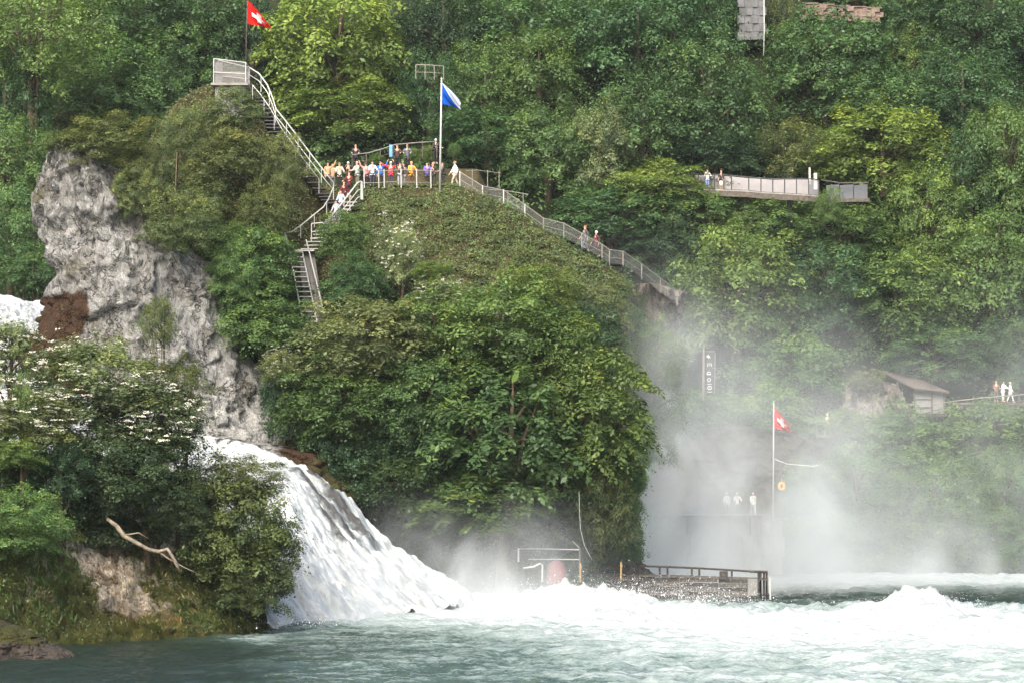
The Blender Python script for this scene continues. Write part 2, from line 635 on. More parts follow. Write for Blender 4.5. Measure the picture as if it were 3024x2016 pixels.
def islet_z(X, Y):
    X, Y = np.atleast_1d(np.asarray(X, float)), np.atleast_1d(np.asarray(Y, float))
    R, Yr, Yf, p = islet_par(X)
    t = np.clip((Y - Yf) / (Yr - Yf), 0, 1)
    front = -1.5 + (R + 1.5) * t ** p
    b = Y - Yr
    plain = np.interp(b, [0, 2.2, 9, 18], [0, -.05, -8, -40]) + R
    w = np.clip((X - BANK0) / 1.5, 0, 1) * np.clip((BANK1 - X) / 4, 0, 1)
    bank = np.where(b < 5.2, R, np.interp(b, [5.2, 7.2, 11, 20], [0, 1, 1, 0]) * np.maximum(29.3 - R, 1.5) + R - np.clip(b - 11, 0, 99) * 3)
    back = plain * (1 - w) + bank * w
    z = np.where(b <= 0, front, back)
    amp = np.clip(1 - t * .75, .12, 1) * np.where(b > 0, .1, 1)
    return np.maximum(z + amp * .9 * fbm(np.stack([X * .35, Y * .35, z * .2], -1), 11, 4), -3)


cols = np.linspace(RX[0], RX[-1], 260)
tt = np.concatenate([np.linspace(0, 1, 70) ** 1.5, ])
rows = []
R_, Yr_, Yf_, p_ = islet_par(cols)
for t in tt:
    rows.append(Yf_ - .5 + (Yr_ - Yf_ + .5) * t)
for b in np.linspace(.3, 22, 45):
    rows.append(Yr_ + b)
GY = np.array(rows)
GX = np.broadcast_to(cols, GY.shape)
V = np.stack([GX.ravel(), GY.ravel(), islet_z(GX.ravel(), GY.ravel())], -1)
V[:, 1] += .35 * fbm(V * .5, 21, 4)
islet = obj('islet_hill', np_mesh('islet_hill', V, grid_faces(*GY.shape), smooth=True), M['slope'])
struct(islet, 'steep rock islet covered in scrub in the middle of the falls')
ISLET_V, ISLET_SHAPE = V, GY.shape


# --- grey limestone pillar, lofted
def loft(name, table, D0, depth, mat, n_r=150, n_c=150, amp=.5, seed=0, stain=None, moss=None, sq=2.6, zcap=True, freq=.45):
    """table rows: py, left px, right px; D0(py) front distance, depth(py) front to back"""
    T = np.array(table, float)
    py = np.linspace(T[0, 0], T[-1, 0], n_r)
    xl, xr = np.interp(py, T[:, 0], T[:, 1]), np.interp(py, T[:, 0], T[:, 2])
    a = np.linspace(0, 2 * np.pi, n_c, endpoint=False)
    ca, sa = np.cos(a), np.sin(a)
    ex = np.sign(ca) * np.abs(ca) ** (2 / sq)
    ey = np.sign(sa) * np.abs(sa) ** (2 / sq)
    V = []
    for i, y in enumerate(py):
        D, dp = D0(y), depth(y)
        Dm = D + dp / 2
        l, r = P(xl[i], y, Dm), P(xr[i], y, Dm)
        cx, hx = (l.x + r.x) / 2, (r.x - l.x) / 2
        V.append(np.stack([cx + hx * ex, Dm + dp / 2 * ey, np.full(n_c, l.z)], -1))
    V = np.array(V)
    c = V.mean(1, keepdims=True)
    d = V - c
    d /= np.linalg.norm(d, axis=2, keepdims=True) + 1e-6
    Vf = V.reshape(-1, 3)
    q = Vf * np.array([1, 1, .6]) * freq
    n = amp * (.8 * fbm(q, seed, 5) + .6 * ridged(q * 1.9, seed + 31, 5) + .22 * fbm(q * 6, seed + 5, 4, .6))
    qb = Vf + .8 * np.stack([fbm(Vf * .6, seed + k, 3) for k in (1, 2, 3)], -1)
    n += amp * (.6 * blocks(qb * np.array([.55, .55, .38]), seed) + .26 * blocks(qb * np.array([1.5, 1.5, .9]), seed + 50))
    Vf = Vf + d.reshape(-1, 3) * n[:, None]
    if zcap:
        top = Vf[:n_c].mean(0) + np.array([0, 0, .25])
        Vf = np.vstack([Vf, top[None]])
    Q = grid_faces(n_r, n_c, True)
    if zcap:
        tri = [(n_r * n_c, (k + 1) % n_c, k, k) for k in range(n_c)]
    PYs = np.repeat(py, n_c)
    PXs = 1512 + Vf[:n_r * n_c, 0] * F / Vf[:n_r * n_c, 1]
    st = stain(PXs, PYs) if stain else np.zeros(len(PXs))
    ms = moss(PXs, PYs) if moss else np.zeros(len(PXs))
    st, ms = np.append(st, 0), np.append(ms, .5)
    me = bpy.data.meshes.new(name)
    F_ = [tuple(map(int, q)) for q in Q]
    if zcap:
        F_ += [(n_r * n_c, (k + 1) % n_c, k) for k in range(n_c)]
    else:
        st, ms = st[:-1], ms[:-1]
    me.from_pydata(Vf.tolist(), [], F_)
    for an, av in (('stain', st), ('moss', ms)):
        at = me.attributes.new(an, 'FLOAT', 'POINT')
        at.data.foreach_set('value', np.asarray(av, np.float32))
    me.polygons.foreach_set('use_smooth', np.ones(len(me.polygons), bool))
    me.update()
    return obj(name, me, mat)


def sm(x, a, b):
    t = np.clip((x - a) / (b - a), 0, 1)
    return t * t * (3 - 2 * t)


PIL = [(425, 180, 250), (470, 170, 280), (530, 160, 360), (620, 145, 430), (700, 148, 480), (770, 160, 580), (815, 186, 620),
       (850, 172, 655), (900, 152, 672), (1000, 110, 700), (1090, 78, 735), (1150, 60, 780), (1240, 35, 850), (1350, 10, 945), (1415, 0, 1024), (1480, -10, 1060), (1600, -20, 1120), (1800, -30, 1180)]
pillar = loft('limestone_pillar', PIL, lambda y: np.interp(y, [425, 800, 1200, 1500], [172.5, 172, 171, 168]),
              lambda y: np.interp(y, [425, 600, 900, 1500], [6, 9, 10, 14]), M['limestone'], 220, 240, .8, 3,
              stain=lambda x, y: 1.3 * sm(y + .25 * (x - 170) + 45 * fbm(np.stack([x * .02, y * .02, x * 0], -1), 5, 4), 830, 900) * (1 - sm(x + 60 * fbm(np.stack([x * .02, y * .015, x * 0 + 7], -1), 6, 4), 190, 275)) + .75 * sm(y, 1290, 1350) * sm(x, 640, 720) + .4 * sm(y, 1200, 1400),
              moss=lambda x, y: .75 * sm(y, 1280, 1320) * sm(x, 760, 860) + .15)
struct(pillar, 'grey limestone pillar with a brown water-stained undercut foot')

# --- foreground islet
FT = np.array([(-300, 1180, 133, 118), (-100, 1300, 134, 119.5), (0, 1370, 134, 122), (150, 1440, 135, 126.5), (300, 1540, 136, 129.3), (450, 1645, 137, 131.5),
               (600, 1715, 138.5, 134), (720, 1780, 139.5, 136.8), (790, 1845, 140, 138.8), (830, 1900, 140, 139.8)])
FX = np.array([xpx(r[0], r[2]) for r in FT])
FZ = np.array([P(r[0], r[1], r[2]).z for r in FT])


def fore_z(X, Y):
    X, Y = np.atleast_1d(np.asarray(X, float)), np.atleast_1d(np.asarray(Y, float))
    R, Yr, Yf = np.interp(X, FX, FZ), np.interp(X, FX, FT[:, 2]), np.interp(X, FX, FT[:, 3])
    t = np.clip((Y - Yf) / (Yr - Yf), 0, 1)
    z = -.6 + (R + .6) * t ** .55
    b = Y - Yr
    return np.where(b > 0, R - np.interp(b, [0, 3, 8, 14], [0, .3, 3, 12]), z)


cols = np.linspace(FX[0], FX[-1], 240)
Yr_, Yf_ = np.interp(cols, FX, FT[:, 2]), np.interp(cols, FX, FT[:, 3])
GY = np.array([Yf_ - .6 + (Yr_ - Yf_ + .6) * t for t in np.linspace(0, 1, 110) ** 1.4] + [Yr_ + b for b in np.linspace(.3, 14, 30)])
GX = np.broadcast_to(cols, GY.shape)
V = np.stack([GX.ravel(), GY.ravel(), fore_z(GX.ravel(), GY.ravel())], -1)
n = .55 * fbm(V * .7, 51, 5) + .45 * ridged(V * np.array([1.1, 1.1, 1.5]), 61, 4)
n += .6 * blocks(V * np.array([.8, .8, 1.1]) + .4 * fbm(V * .9, 3, 3)[:, None], 77) + .3 * blocks(V * 2.2, 78)
V[:, 1] -= .6 * n
V[:, 2] += .38 * n
pxs = 1512 + V[:, 0] * F / V[:, 1]
pys = 1394 - (V[:, 2] - CAM_H) / V[:, 1] * F
light = np.exp(-(((pxs - (330 + (pys - 1680) * .55)) / 75) ** 2)) * sm(pys, 1540, 1590) * (1 - sm(pys, 1790, 1850))
moss = 1.15 - 1.15 * light + .0 * pxs
stn = .45 * sm(pys, 1740, 1840) + .25 * (1 - light)
fore = obj('foreground_islet', np_mesh('foreground_islet', V, grid_faces(*GY.shape), {'stain': stn, 'moss': moss * .62}, smooth=True), M['mossrock'])
struct(fore, 'mossy rock islet in the foreground with a bare pale rock face')
FORE_V, FORE_SHAPE = V, GY.shape

# low wet boulder at the left edge of the water
b1 = loft('wet_boulder', [(1832, -150, -20), (1850, -190, 50), (1880, -200, 100), (1910, -220, 150), (1935, -230, 185), (1965, -230, 200)], lambda y: np.interp(y, [1828, 1960], [119.5, 117.5]), lambda y: 3.6,
          M['wetrock'], 60, 110, .45, 71, sq=2.0, freq=.9, moss=lambda x, y: .55 - .5 * sm(y, 1880, 1930))
tag(b1, 'low dark wet boulder at the water line in the bottom left corner', 'boulder')

b3 = loft('cascade_rib', [(1296, 620, 700), (1318, 600, 830), (1345, 600, 905), (1375, 620, 955), (1405, 640, 990), (1440, 660, 1020), (1500, 700, 1060)], lambda y: np.interp(y, [1296, 1500], [167.5, 164]), lambda y: 5, M['limestone'], 70, 150, .65, 151, freq=.8,
          stain=lambda x, y: .25 + .5 * sm(x, 780, 880), moss=lambda x, y: .1 + .4 * sm(x, 850, 960))
tag(b3, 'brown mossy rock rib along the upper edge of the cascade', 'rock')
# tan rock outcrops
o1 = loft('path_rock', [(848, 1880, 1950), (862, 1860, 2000), (900, 1850, 2005), (1000, 1840, 1975), (1200, 1810, 1920), (1450, 1780, 1870), (1730, 1760, 1850)], lambda y: np.interp(y, [842, 1000, 1100, 1700], [190, 190.5, 193, 193]), lambda y: 8, M['bankrock'], 120, 110, .7, 81)
tag(o1, 'tan rock face below the lower end of the sloping path fence', 'rock')
o2 = loft('hut_rock', [(1118, 2530, 2570), (1130, 2510, 2620), (1160, 2500, 2650), (1210, 2480, 2670), (1270, 2440, 2690), (1340, 2400, 2700)], lambda y: 230.5, lambda y: 8, M['bankrock'], 90, 130, .75, 91, freq=.45, moss=lambda x, y: .35 + 0 * x)
tag(o2, 'tan broken rock face to the left of the wooden shelter', 'rock')
o3 = loft('bank_rock', [(1265, 2120, 2230), (1290, 2080, 2400), (1340, 1990, 2440), (1420, 1930, 2460), (1520, 1900, 2500), (1660, 1890, 2540)], lambda y: np.interp(y, [1265, 1500, 1660], [224, 220.5, 217]), lambda y: 9, M['wetrock'], 90, 160, .9, 101, freq=.4, moss=lambda x, y: .4 + 0 * x)
tag(o3, 'bare grey-brown bank behind the spray and the right-hand flagpole', 'rock')

# ------------------------------------------------------------------ river
yy = np.concatenate([np.linspace(-60, 90, 16), 65610.0 / np.linspace(700, 276, 330) if False else CAM_H * F / np.linspace(690, 284, 430), np.linspace(240, 420, 8)])
cc = np.linspace(-1, 1, 561)
GXs = []
for y in yy:
    w = max(40, .26 * y)
    GXs.append(np.sign(cc) * np.where(np.abs(cc) < .96, np.abs(cc) / .96 * w, w + (np.abs(cc) - .96) / .04 * 260))
GX = np.array(GXs)
GY = np.repeat(yy[:, None], len(cc), 1)
X, Y = GX.ravel(), GY.ravel()
px = 1512 + X * F / np.maximum(Y, 20)


def gau(x, c, s):
    return np.exp(-((x - c) / s) ** 2)


# foam pattern and turbulence by place
foam = np.full(len(X), .26)
rt_ = sm(px, 1950, 2150)
foam += .14 * sm(px, 1000, 1500) * sm(Y, 105, 135) * (1 - sm(Y, 158, 164))
foam += .46 * sm(px, 760, 1000) * gau(Y, 152 - 8 * rt_, 11 - 1.5 * rt_)
foam += .3 * sm(px, 1000, 1500) * gau(Y, 160, 8) * (1 - rt_)
foam -= .22 * rt_ * gau(Y, 168, 7)
foam += .5 * sm(Y, 188, 200) * sm(px, 1500, 1900)
foam += .4 * gau(px, 2680, 190) * gau(Y, 153, 6)
foam += .12 * sm(px, 1500, 2600) * (1 - sm(Y, 120, 150))
foam += .35 * gau(px, 760, 90) * gau(Y, 133, 5)
foam -= .28 * sm(px, 2150, 2350) * gau(Y, 178, 9) * (px > 2000)
foam -= .42 * (1 - sm(px, 500, 1100)) * (1 - sm(Y, 122, 142))
foam += .16 * sm(px, 1300, 2100) * (1 - sm(Y, 120, 150))
foam += .2 * sm(px, 1300, 2000) * gau(Y, 135, 10)
turb = .1 + .35 * sm(px, 800, 1200) * gau(Y, 155, 12) + .12 * sm(px, 1000, 2000) + .12 * sm(Y, 185, 200)
p2 = np.stack([X * .35, Y * .8, X * 0], -1)
h = turb * (1.1 * fbm(p2, 201, 5, .58) + .9 * ridged(p2 * 1.7, 211, 4))
lump = .95 * gau(px, 1830, 120) * gau(Y, 162, 2.6) + .95 * gau(px, 1650, 130) * gau(Y, 163, 3) + .9 * gau(px, 1400, 180) * gau(Y, 161, 4) + .25 * gau(px, 2060, 90) * gau(Y, 159, 2.2)
lump += .85 * gau(px, 2665, 75) * gau(Y, 155, 3) + .6 * gau(px, 2790, 80) * gau(Y, 156, 2.5) + .35 * gau(px, 2720, 220) * gau(Y, 153, 5)
lump += .8 * gau(px, 1080, 190) * gau(Y, 150, 5) + .4 * gau(px, 900, 120) * gau(Y, 142, 3)
lump += .25 * gau(Y, 112 + (px - 700) * .003, 1.2) * gau(px, 850, 350) + .18 * gau(Y, 104, 1) * gau(px, 1500, 600)
ch = (.22 + .42 * sm(px, 900, 1900)) * (1 - .6 * sm(Y, 148, 158))
q3 = np.stack([X * .16 + Y * .05, Y * .42, X * 0], -1)
h += ch * (.55 * ridged(q3 + .5 * fbm(q3 * .7, 9, 3)[:, None], 241, 4) + .35 * fbm(q3 * 2.3, 251, 4, .6)) * (Y < 215)
h += .09 * fbm(np.stack([X * .9, Y * 2.1, X * 0], -1), 261, 4, .6) * (Y < 215)
nl = fbm(np.stack([X * .9, Y * .9, X * 0], -1), 221, 5, .6)
h += lump * (.75 + .75 * nl) + .25 * lump * ridged(np.stack([X * 1.8, Y * 1.8, X * 0], -1), 231, 4)
foam += .32 * np.clip(lump, 0, 1) + .6 * np.clip(h - lump - .02, -.45, .5)
fade = np.clip((Y - 60) / 30, 0, 1)
V = np.stack([X, Y, h * fade], -1)
river = obj('river', np_mesh('river', V, grid_faces(*GY.shape), {'foam': foam}, smooth=True), M['water'])
struct(river, 'churning pale green river with white foam')


# ------------------------------------------------------------------ falling water
def falls(name, A, B, nu=260, nv=200, amp=.35, seed=0, rib=None, label='', arch=.5):
    """A: far edge, B: near edge, rows of (px, py, D) from top to bottom"""
    def curve(T, n):
        T = np.array([P(*r) for r in T])
        s = np.concatenate([[0], np.cumsum(np.linalg.norm(np.diff(T, axis=0), axis=1))])
        # smooth Catmull-like resample
        u = np.linspace(0, s[-1], n)
        out = np.stack([np.interp(u, s, T[:, k]) for k in range(3)], -1)
        ker = np.ones(15) / 15
        pad = np.pad(out, ((7, 7), (0, 0)), mode='edge')
        return np.stack([np.convolve(pad[:, k], ker, 'valid') for k in range(3)], -1), s[-1]
    a, la = curve(A, nu)
    b, lb = curve(B, nu)
    v = np.linspace(0, 1, nv)
    V = a[:, None, :] * (1 - v[None, :, None]) + b[:, None, :] * v[None, :, None]
    V[:, :, 2] += arch * np.sin(np.pi * v)[None, :]
    U = np.repeat(np.linspace(0, 1, nu)[:, None], nv, 1) * (la + lb) / 2
    W = np.repeat(v[None, :], nu, 0) * np.linalg.norm(a - b, axis=1)[:, None]
    q = np.stack([U.ravel() * .42, W.ravel() * .8, 0 * U.ravel()], -1)
    q = q + .35 * fbm(q * 1.3, seed + 40, 3)[:, None]
    n = .9 * fbm(q * .8, seed, 5, .55) + .55 * ridged(q * 1.3, seed + 7, 3) + .16 * fbm(V.reshape(-1, 3) * 1.3, seed + 3, 4, .6)
    edge = np.minimum(v, 1 - v)[None, :].repeat(nu, 0).ravel()
    V = V.reshape(-1, 3)
    V[:, 2] += amp * n
    V[:, 1] -= amp * .7 * n
    thin = np.zeros(len(V))
    if rib:
        uu, vv = np.repeat(np.linspace(0, 1, nu)[:, None], nv, 1).ravel(), np.repeat(v[None, :], nu, 0).ravel()
        for (u0, v0, u1, v1, w) in rib:
            t = np.clip((uu - u0) / (u1 - u0), 0, 1)
            c = v0 + (v1 - v0) * t
            r = gau(vv, c + .015 * fbm(np.stack([uu * 20, uu * 0, uu * 0], -1), 5, 3), w) * sm(uu, u0 - .04, u0 + .04) * (1 - sm(uu, u1 - .06, u1 + .05))
            thin += r
            V[:, 2] += .22 * r
    me = np_mesh(name, V, grid_faces(nu, nv), {'fu': U.ravel(), 'fv': W.ravel(), 'thin': thin}, smooth=True)
    o = obj(name, me, M['falls'])
    tag(o, label, 'waterfall')
    return o


falls('waterfall',
      [(330, 1195, 170), (480, 1255, 170), (560, 1283, 169), (700, 1318, 168), (790, 1340, 167), (870, 1378, 165), (960, 1415, 163), (1035, 1480, 161), (1110, 1560, 159.5), (1180, 1625, 158), (1290, 1695, 157), (1420, 1790, 156)],
      [(0, 1260, 160), (200, 1320, 157), (380, 1350, 152), (520, 1400, 149), (620, 1460, 147), (700, 1560, 144.5), (750, 1680, 142), (780, 1790, 140.5), (800, 1880, 139), (820, 1950, 137)],
      amp=.62, seed=300, rib=[(.48, .1, .8, .16, .045), (.52, .22, .8, .28, .03), (.66, .33, .8, .36, .02)], arch=.3,
      label='broad white cascade pouring down to the right of the foreground islet')
falls('upper_waterfall',
      [(-260, 880, 214), (-100, 872, 212), (0, 868, 210), (90, 905, 207), (140, 898, 204), (150, 905, 200), (160, 960, 190), (180, 1060, 180), (260, 1160, 174), (360, 1230, 170), (480, 1300, 168)],
      [(-420, 880, 205), (-380, 900, 200), (-340, 950, 192), (-300, 1000, 184), (-260, 1060, 176), (-220, 1120, 170), (-160, 1200, 165), (-80, 1260, 161), (0, 1300, 158), (100, 1330, 156), (200, 1360, 154)],
      amp=.4, seed=330, arch=.6,
      label='higher white cascade at the left edge behind the blossoming bushes')


# ------------------------------------------------------------------ foliage
def unit(v):
    return v / (np.linalg.norm(v, axis=1, keepdims=True) + 1e-9)


def leaves(pos, nrm, size, tint, r, aspect=.55, fold=.25, along=None, bias=.35):
    """one folded leaf (4 corners) per point"""
    n = len(pos)
    nrm = unit(nrm)
    t = r.normal(size=(n, 3))
    t[:, 2] -= bias
    if along is not None:
        t = t * .5 + along
    t = unit(t - nrm * (t * nrm).sum(1, keepdims=True))
    b = np.cross(nrm, t)
    s = size[:, None]
    V = np.stack([pos - t * s * .5, pos + b * s * aspect * .5 - nrm * s * fold * .3 + t * s * .05, pos + t * s * .55 - nrm * s * fold * .5, pos - b * s * aspect * .5 - nrm * s * fold * .3 + t * s * .05], 1).reshape(-1, 3)
    Q = np.arange(n * 4).reshape(-1, 4)
    return V, Q, np.repeat(tint, 4)


def crown(seed, nc=60, cr=(.2, .34), nl=15000, ls=.05, squash=.62, droop=.35, low=-.88, core=.72, sprig=0.0, top=1.0, hollow=.6, up=.75, stretch=1.55):
    r = np.random.default_rng(seed)
    # clump centres, spread over the crown and through its inside
    k = np.arange(nc) + .5
    z = 1 - (1 - low) * k / nc
    a = np.pi * (1 + 5 ** .5) * k + r.uniform(0, 6)
    d = np.stack([np.cos(a) * np.sqrt(np.clip(1 - z * z, 0, 1)), np.sin(a) * np.sqrt(np.clip(1 - z * z, 0, 1)), z], -1)
    d = unit(d + r.normal(size=d.shape) * .13)
    rad = core * (1 + .5 * fbm(d * 1.5 + seed, seed, 3)) * r.uniform(.72, 1.12, nc)
    c = d * rad[:, None]
    c[:, 2] *= top
    inner = r.normal(size=(nc // 3, 3)) * .3
    inner[:, 2] *= .8
    c = np.vstack([c, inner])
    dd = np.vstack([d, unit(inner)])
    R = r.uniform(cr[0], cr[1], len(c))
    w = R ** 2
    w[nc:] *= .5
    idx = r.choice(len(c), nl, p=w / w.sum())
    e = r.normal(size=(nl, 3)) + dd[idx] * .55 + np.array([0, 0, .45])
    e = unit(e)
    q = r.uniform(hollow, 1.08, nl) ** 1
    o = e * (R[idx] * q)[:, None]
    # fingers: the clump edge is ragged
    rag = 1 + .5 * fbm(e * 3.2 + idx[:, None] * 3.7, seed + 9, 2)
    o *= rag[:, None]
    ax = unit(dd + np.array([0, 0, .45]) + r.normal(size=dd.shape) * .35)[idx]
    al = (o * ax).sum(1, keepdims=True)
    o = (o - ax * al) * .8 + ax * al * np.where(al > 0, stretch, .8)
    hor = np.linalg.norm(o[:, :2], axis=1)
    o[:, 2] *= squash
    o[:, 2] -= droop * hor ** 2 / R[idx]
    pos = c[idx] + o
    if sprig > 0:
        m = r.random(nl) < sprig
        pos[m] += unit(e[m] + np.array([0, 0, .6])) * (r.random(m.sum()) ** 2 * .28)[:, None]
    nrm = unit(e * .8 + np.array([0, 0, up]) + r.normal(size=(nl, 3)) * .38)
    size = ls * np.exp(r.normal(0, .32, nl))
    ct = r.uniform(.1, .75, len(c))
    ct[:nc] += .18 * (d[:, 2] > .3)  # upper clumps tinted lighter: light from above painted into the leaf colour
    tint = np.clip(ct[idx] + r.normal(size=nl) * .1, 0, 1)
    V, Q, T = leaves(pos, nrm, size, tint, r)
    return np_mesh('crown', V, Q, {'tint': T}), c[:nc], R[:nc]


KINDS = {
    'round': dict(nc=95, cr=(.13, .27), nl=24000, ls=.041, sprig=.06, squash=.75),
    'layer': dict(nc=100, cr=(.14, .28), nl=22000, ls=.043, squash=.5, droop=.5, sprig=.05),
    'fine': dict(nc=120, cr=(.1, .22), nl=26000, ls=.034, squash=.85, sprig=.1),
    'shrub': dict(nc=70, cr=(.14, .27), nl=17000, ls=.045, sprig=.18, low=-.8, core=.7),
    'dense': dict(nc=110, cr=(.13, .25), nl=28000, ls=.034, hollow=.5, sprig=.12, low=-.95, stretch=1.3),
    'bigleaf': dict(nc=95, cr=(.13, .24), nl=15000, ls=.06, squash=.55, droop=.6, up=1.0),
}
CROWNS = {}
for kk, kw in KINDS.items():
    CROWNS[kk] = []
    for s in range(3):
        me, cc_, RR_ = crown(hash(kk) % 1 + sum(map(ord, kk)) * 7 + s * 101, **kw)
        me.materials.append(M['leaf'])
        CROWNS[kk].append((me, cc_))


def blossom_mesh(cents, seed, n=52):
    """flat creamy umbels on the outside of a crown"""
    r = np.random.default_rng(seed)
    V, Q = [], []
    pos, nr, sz = [], [], []
    for c in cents[r.permutation(len(cents))[:n]]:
        if c[2] < -.25:
            continue
        d = Vector(c).normalized()
        for j in range(r.integers(2, 7)):
            base = np.array(c) * 1.0 + np.array(d) * .2 + r.normal(size=3) * .13 + np.array([0, 0, .05])
            m = 16
            pos.append(base + r.normal(size=(m, 3)) * np.array([.032, .032, .012]))
            nr.append(np.tile(np.array([d.x * .5, d.y * .5 - .25, 1.0]), (m, 1)) + r.normal(size=(m, 3)) * .3)
            sz.append(np.full(m, .03))
    pos, nr, sz = np.vstack(pos), np.vstack(nr), np.concatenate(sz)
    V, Q, T = leaves(pos, nr, sz, np.zeros(len(pos)), r, aspect=.9, fold=.1)
    me = np_mesh('blossom', V, Q)
    me.materials.append(M['blossom'])
    return me


BLOS = [blossom_mesh(CROWNS['shrub'][i][1], 900 + i) for i in range(3)]

# foliage base colours (linear albedo)
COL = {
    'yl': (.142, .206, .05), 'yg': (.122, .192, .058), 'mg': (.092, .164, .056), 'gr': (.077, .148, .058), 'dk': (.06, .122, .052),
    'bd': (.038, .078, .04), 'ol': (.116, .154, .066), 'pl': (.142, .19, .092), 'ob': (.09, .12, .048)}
tree_n = 0


def tree(name, label, cat, px, py, D, w, h, col, kind='round', ground=None, group=None, blossom=False, var=None, trunk=True, rot=None, depth=1.0, jit=True, scale_l=1.0):
    """a tree or shrub whose crown is centred on pixel (px, py) at D metres and w by h pixels in size"""
    global tree_n
    tree_n += 1
    r = random.Random(tree_n * 13 + 5)
    k = F / D
    c = P(px, py, D)
    hw, hh = w / k / 2, h / k / 2
    gz = float(ground(c.x, c.y)[0]) - .4 if ground else c.z - hh * 1.3
    gz = min(gz, c.z - hh * .55)
    root = thing(name, label, cat, (c.x, c.y, gz), group)
    v = tree_n % 3 if var is None else var
    me, cents = CROWNS[kind][v]
    cr = obj('crown' if cat == 'tree' else 'foliage', me, None, root)
    cr.location = (0, 0, c.z - gz)
    cr.scale = (hw / .95, hw * depth / .95, hh / .95)
    cr.rotation_euler = (0, 0, r.uniform(0, 6.28) if rot is None else rot)
    f = r.uniform(.88, 1.12)
    g = r.uniform(.94, 1.06)
    b = COL[col] if isinstance(col, str) else col
    cr.color = (b[0] * f * g, b[1] * f, b[2] * f / g, 1)
    if blossom:
        obj('blossom', BLOS[v] if kind == 'shrub' else BLOS[0], None, cr)
    if not trunk and cat == 'tree':
        # rooted in the slope behind the crown
        dy, bz = 4.0, -hh * .75
        if ground:
            for q in np.arange(0, 12, .5):
                if float(ground(c.x, c.y + q)[0]) > c.z - hh * .8:
                    dy, bz = q + .5, float(ground(c.x, c.y + q + .5)[0]) - c.z - .3
                    break
        tr = max(.05, min(.03 * hh + .02 * hw, .3))
        o0 = Vector((0, 0, c.z - gz))
        mb = MB()
        mb.tube([o0 + Vector((0, dy, bz)), o0 + Vector((0, dy * .45, bz * .4)), o0 + Vector((.1, 0, hh * .1)), o0 + Vector((0, 0, hh * .6))], [tr * 1.2, tr, tr * .7, tr * .15], 7)
        M3 = Matrix.Rotation(cr.rotation_euler.z, 3, 'Z')
        for j in r.sample(range(len(cents)), 7):
            e = Vector(cents[j])
            e = M3 @ Vector((e.x * cr.scale.x, e.y * cr.scale.y, e.z * cr.scale.z)) + o0
            s0 = o0 + Vector((.05, dy * .1, hh * .05))
            mb.tube([s0, s0.lerp(e, .55) + Vector((0, 0, .1 * (e - s0).length)), e], [tr * .4, tr * .25, tr * .06], 5)
        mb.build('trunk', M['bark'], root, True)
    if trunk:
        mb = MB()
        H = c.z - gz
        tr = max(.05, min(.035 * hh + .03 * hw, .45))
        lean = Vector((r.uniform(-.08, .08), r.uniform(-.08, .08), 0)) * H
        pts = [Vector((0, 0, 0)), lean * .3 + Vector((0, 0, H * .35)), lean * .8 + Vector((0, 0, H * .7)), lean + Vector((0, 0, H * 1.05)), lean * 1.1 + Vector((0, 0, H + hh * .6))]
        mb.tube(pts, [tr * 1.25, tr, tr * .75, tr * .5, tr * .12], 7)
        M3 = Matrix.Rotation(cr.rotation_euler.z, 3, 'Z')
        idx = list(range(len(cents)))
        r.shuffle(idx)
        for j in idx[:9]:
            e = Vector(cents[j])
            e = M3 @ Vector((e.x * cr.scale.x, e.y * cr.scale.y, e.z * cr.scale.z)) + cr.location
            s0 = pts[1].lerp(pts[3], r.uniform(.2, 1))
            if e.z < s0.z:
                s0 = pts[1].lerp(pts[3], .1)
            mid = s0.lerp(e, .55) + Vector((0, 0, .12 * (e - s0).length))
            mb.tube([s0, mid, e], [tr * .45, tr * .28, tr * .06], 5)
        mb.build('trunk' if cat == 'tree' else 'stem', M['bark'], root, True)
    return root


BK = back_z
hillgrp = 'trees on the far wooded hillside'


def bt(label, px, py, D, w, h, col, kind='round', fixed=False, **kw):
    w, h = w * 1.12, h * 1.15
    if not fixed and px > 160:                       # stand it on the slope
        for d in np.arange(220, 300, .5):
            c = P(px, py, d)
            if c.z - float(back_z(c.x, d)[0]) < h * d / F * .42 + .6:
                D = float(d)
                break
        else:
            D = 300.
    return tree('hillside_tree', label, 'tree', px, py, D, w, h, col, kind, BK, hillgrp, **kw)


# far hillside, from the top left
bt('pale green leafy tree filling the top left corner', 120, 90, 238, 400, 360, 'yg', 'fine')
bt('tall mid green tree left of the red flag, reaching the top edge', 400, 70, 246, 380, 330, 'gr', 'round')
bt('dark green tree right behind the left red flag', 610, 60, 252, 320, 330, 'dk', 'round')
bt('green tree between the top left corner and the lookout platform', 330, 240, 236, 380, 300, 'mg', 'round')
bt('small bright green tree just left of the lookout platform', 540, 200, 224, 260, 250, 'gr', 'fine')
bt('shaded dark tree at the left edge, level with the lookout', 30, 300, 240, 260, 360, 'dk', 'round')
bt('brownish dark tree behind the bush on top of the grey pillar', 210, 330, 232, 220, 240, 'ob', 'fine')
bt('green tree on the left edge beside the top of the grey pillar', 40, 480, 234, 250, 260, 'mg', 'round')
bt('dark green tree in the gap between pillar top and lookout crag', 430, 290, 228, 240, 260, 'gr', 'fine')
bt('bright green tree at the left edge above the higher cascade', 70, 690, 230, 260, 330, 'gr', 'layer')
bt('low dark green tree just above the higher cascade', 130, 800, 222, 220, 160, 'dk', 'layer')
bt('large yellow-green tree to the right of the left red flag', 990, 130, 216, 450, 440, 'yl', 'layer')
bt('yellow-green lower tree behind the summit stair handrail', 1030, 320, 212, 380, 190, 'yl', 'layer')
bt('dark tree between the yellow-green tree and the red flag', 745, 120, 226, 150, 300, 'bd', 'round')
bt('very dark conifer-like tree at the top, above the blue flag', 1320, 80, 246, 300, 330, 'bd', 'fine')
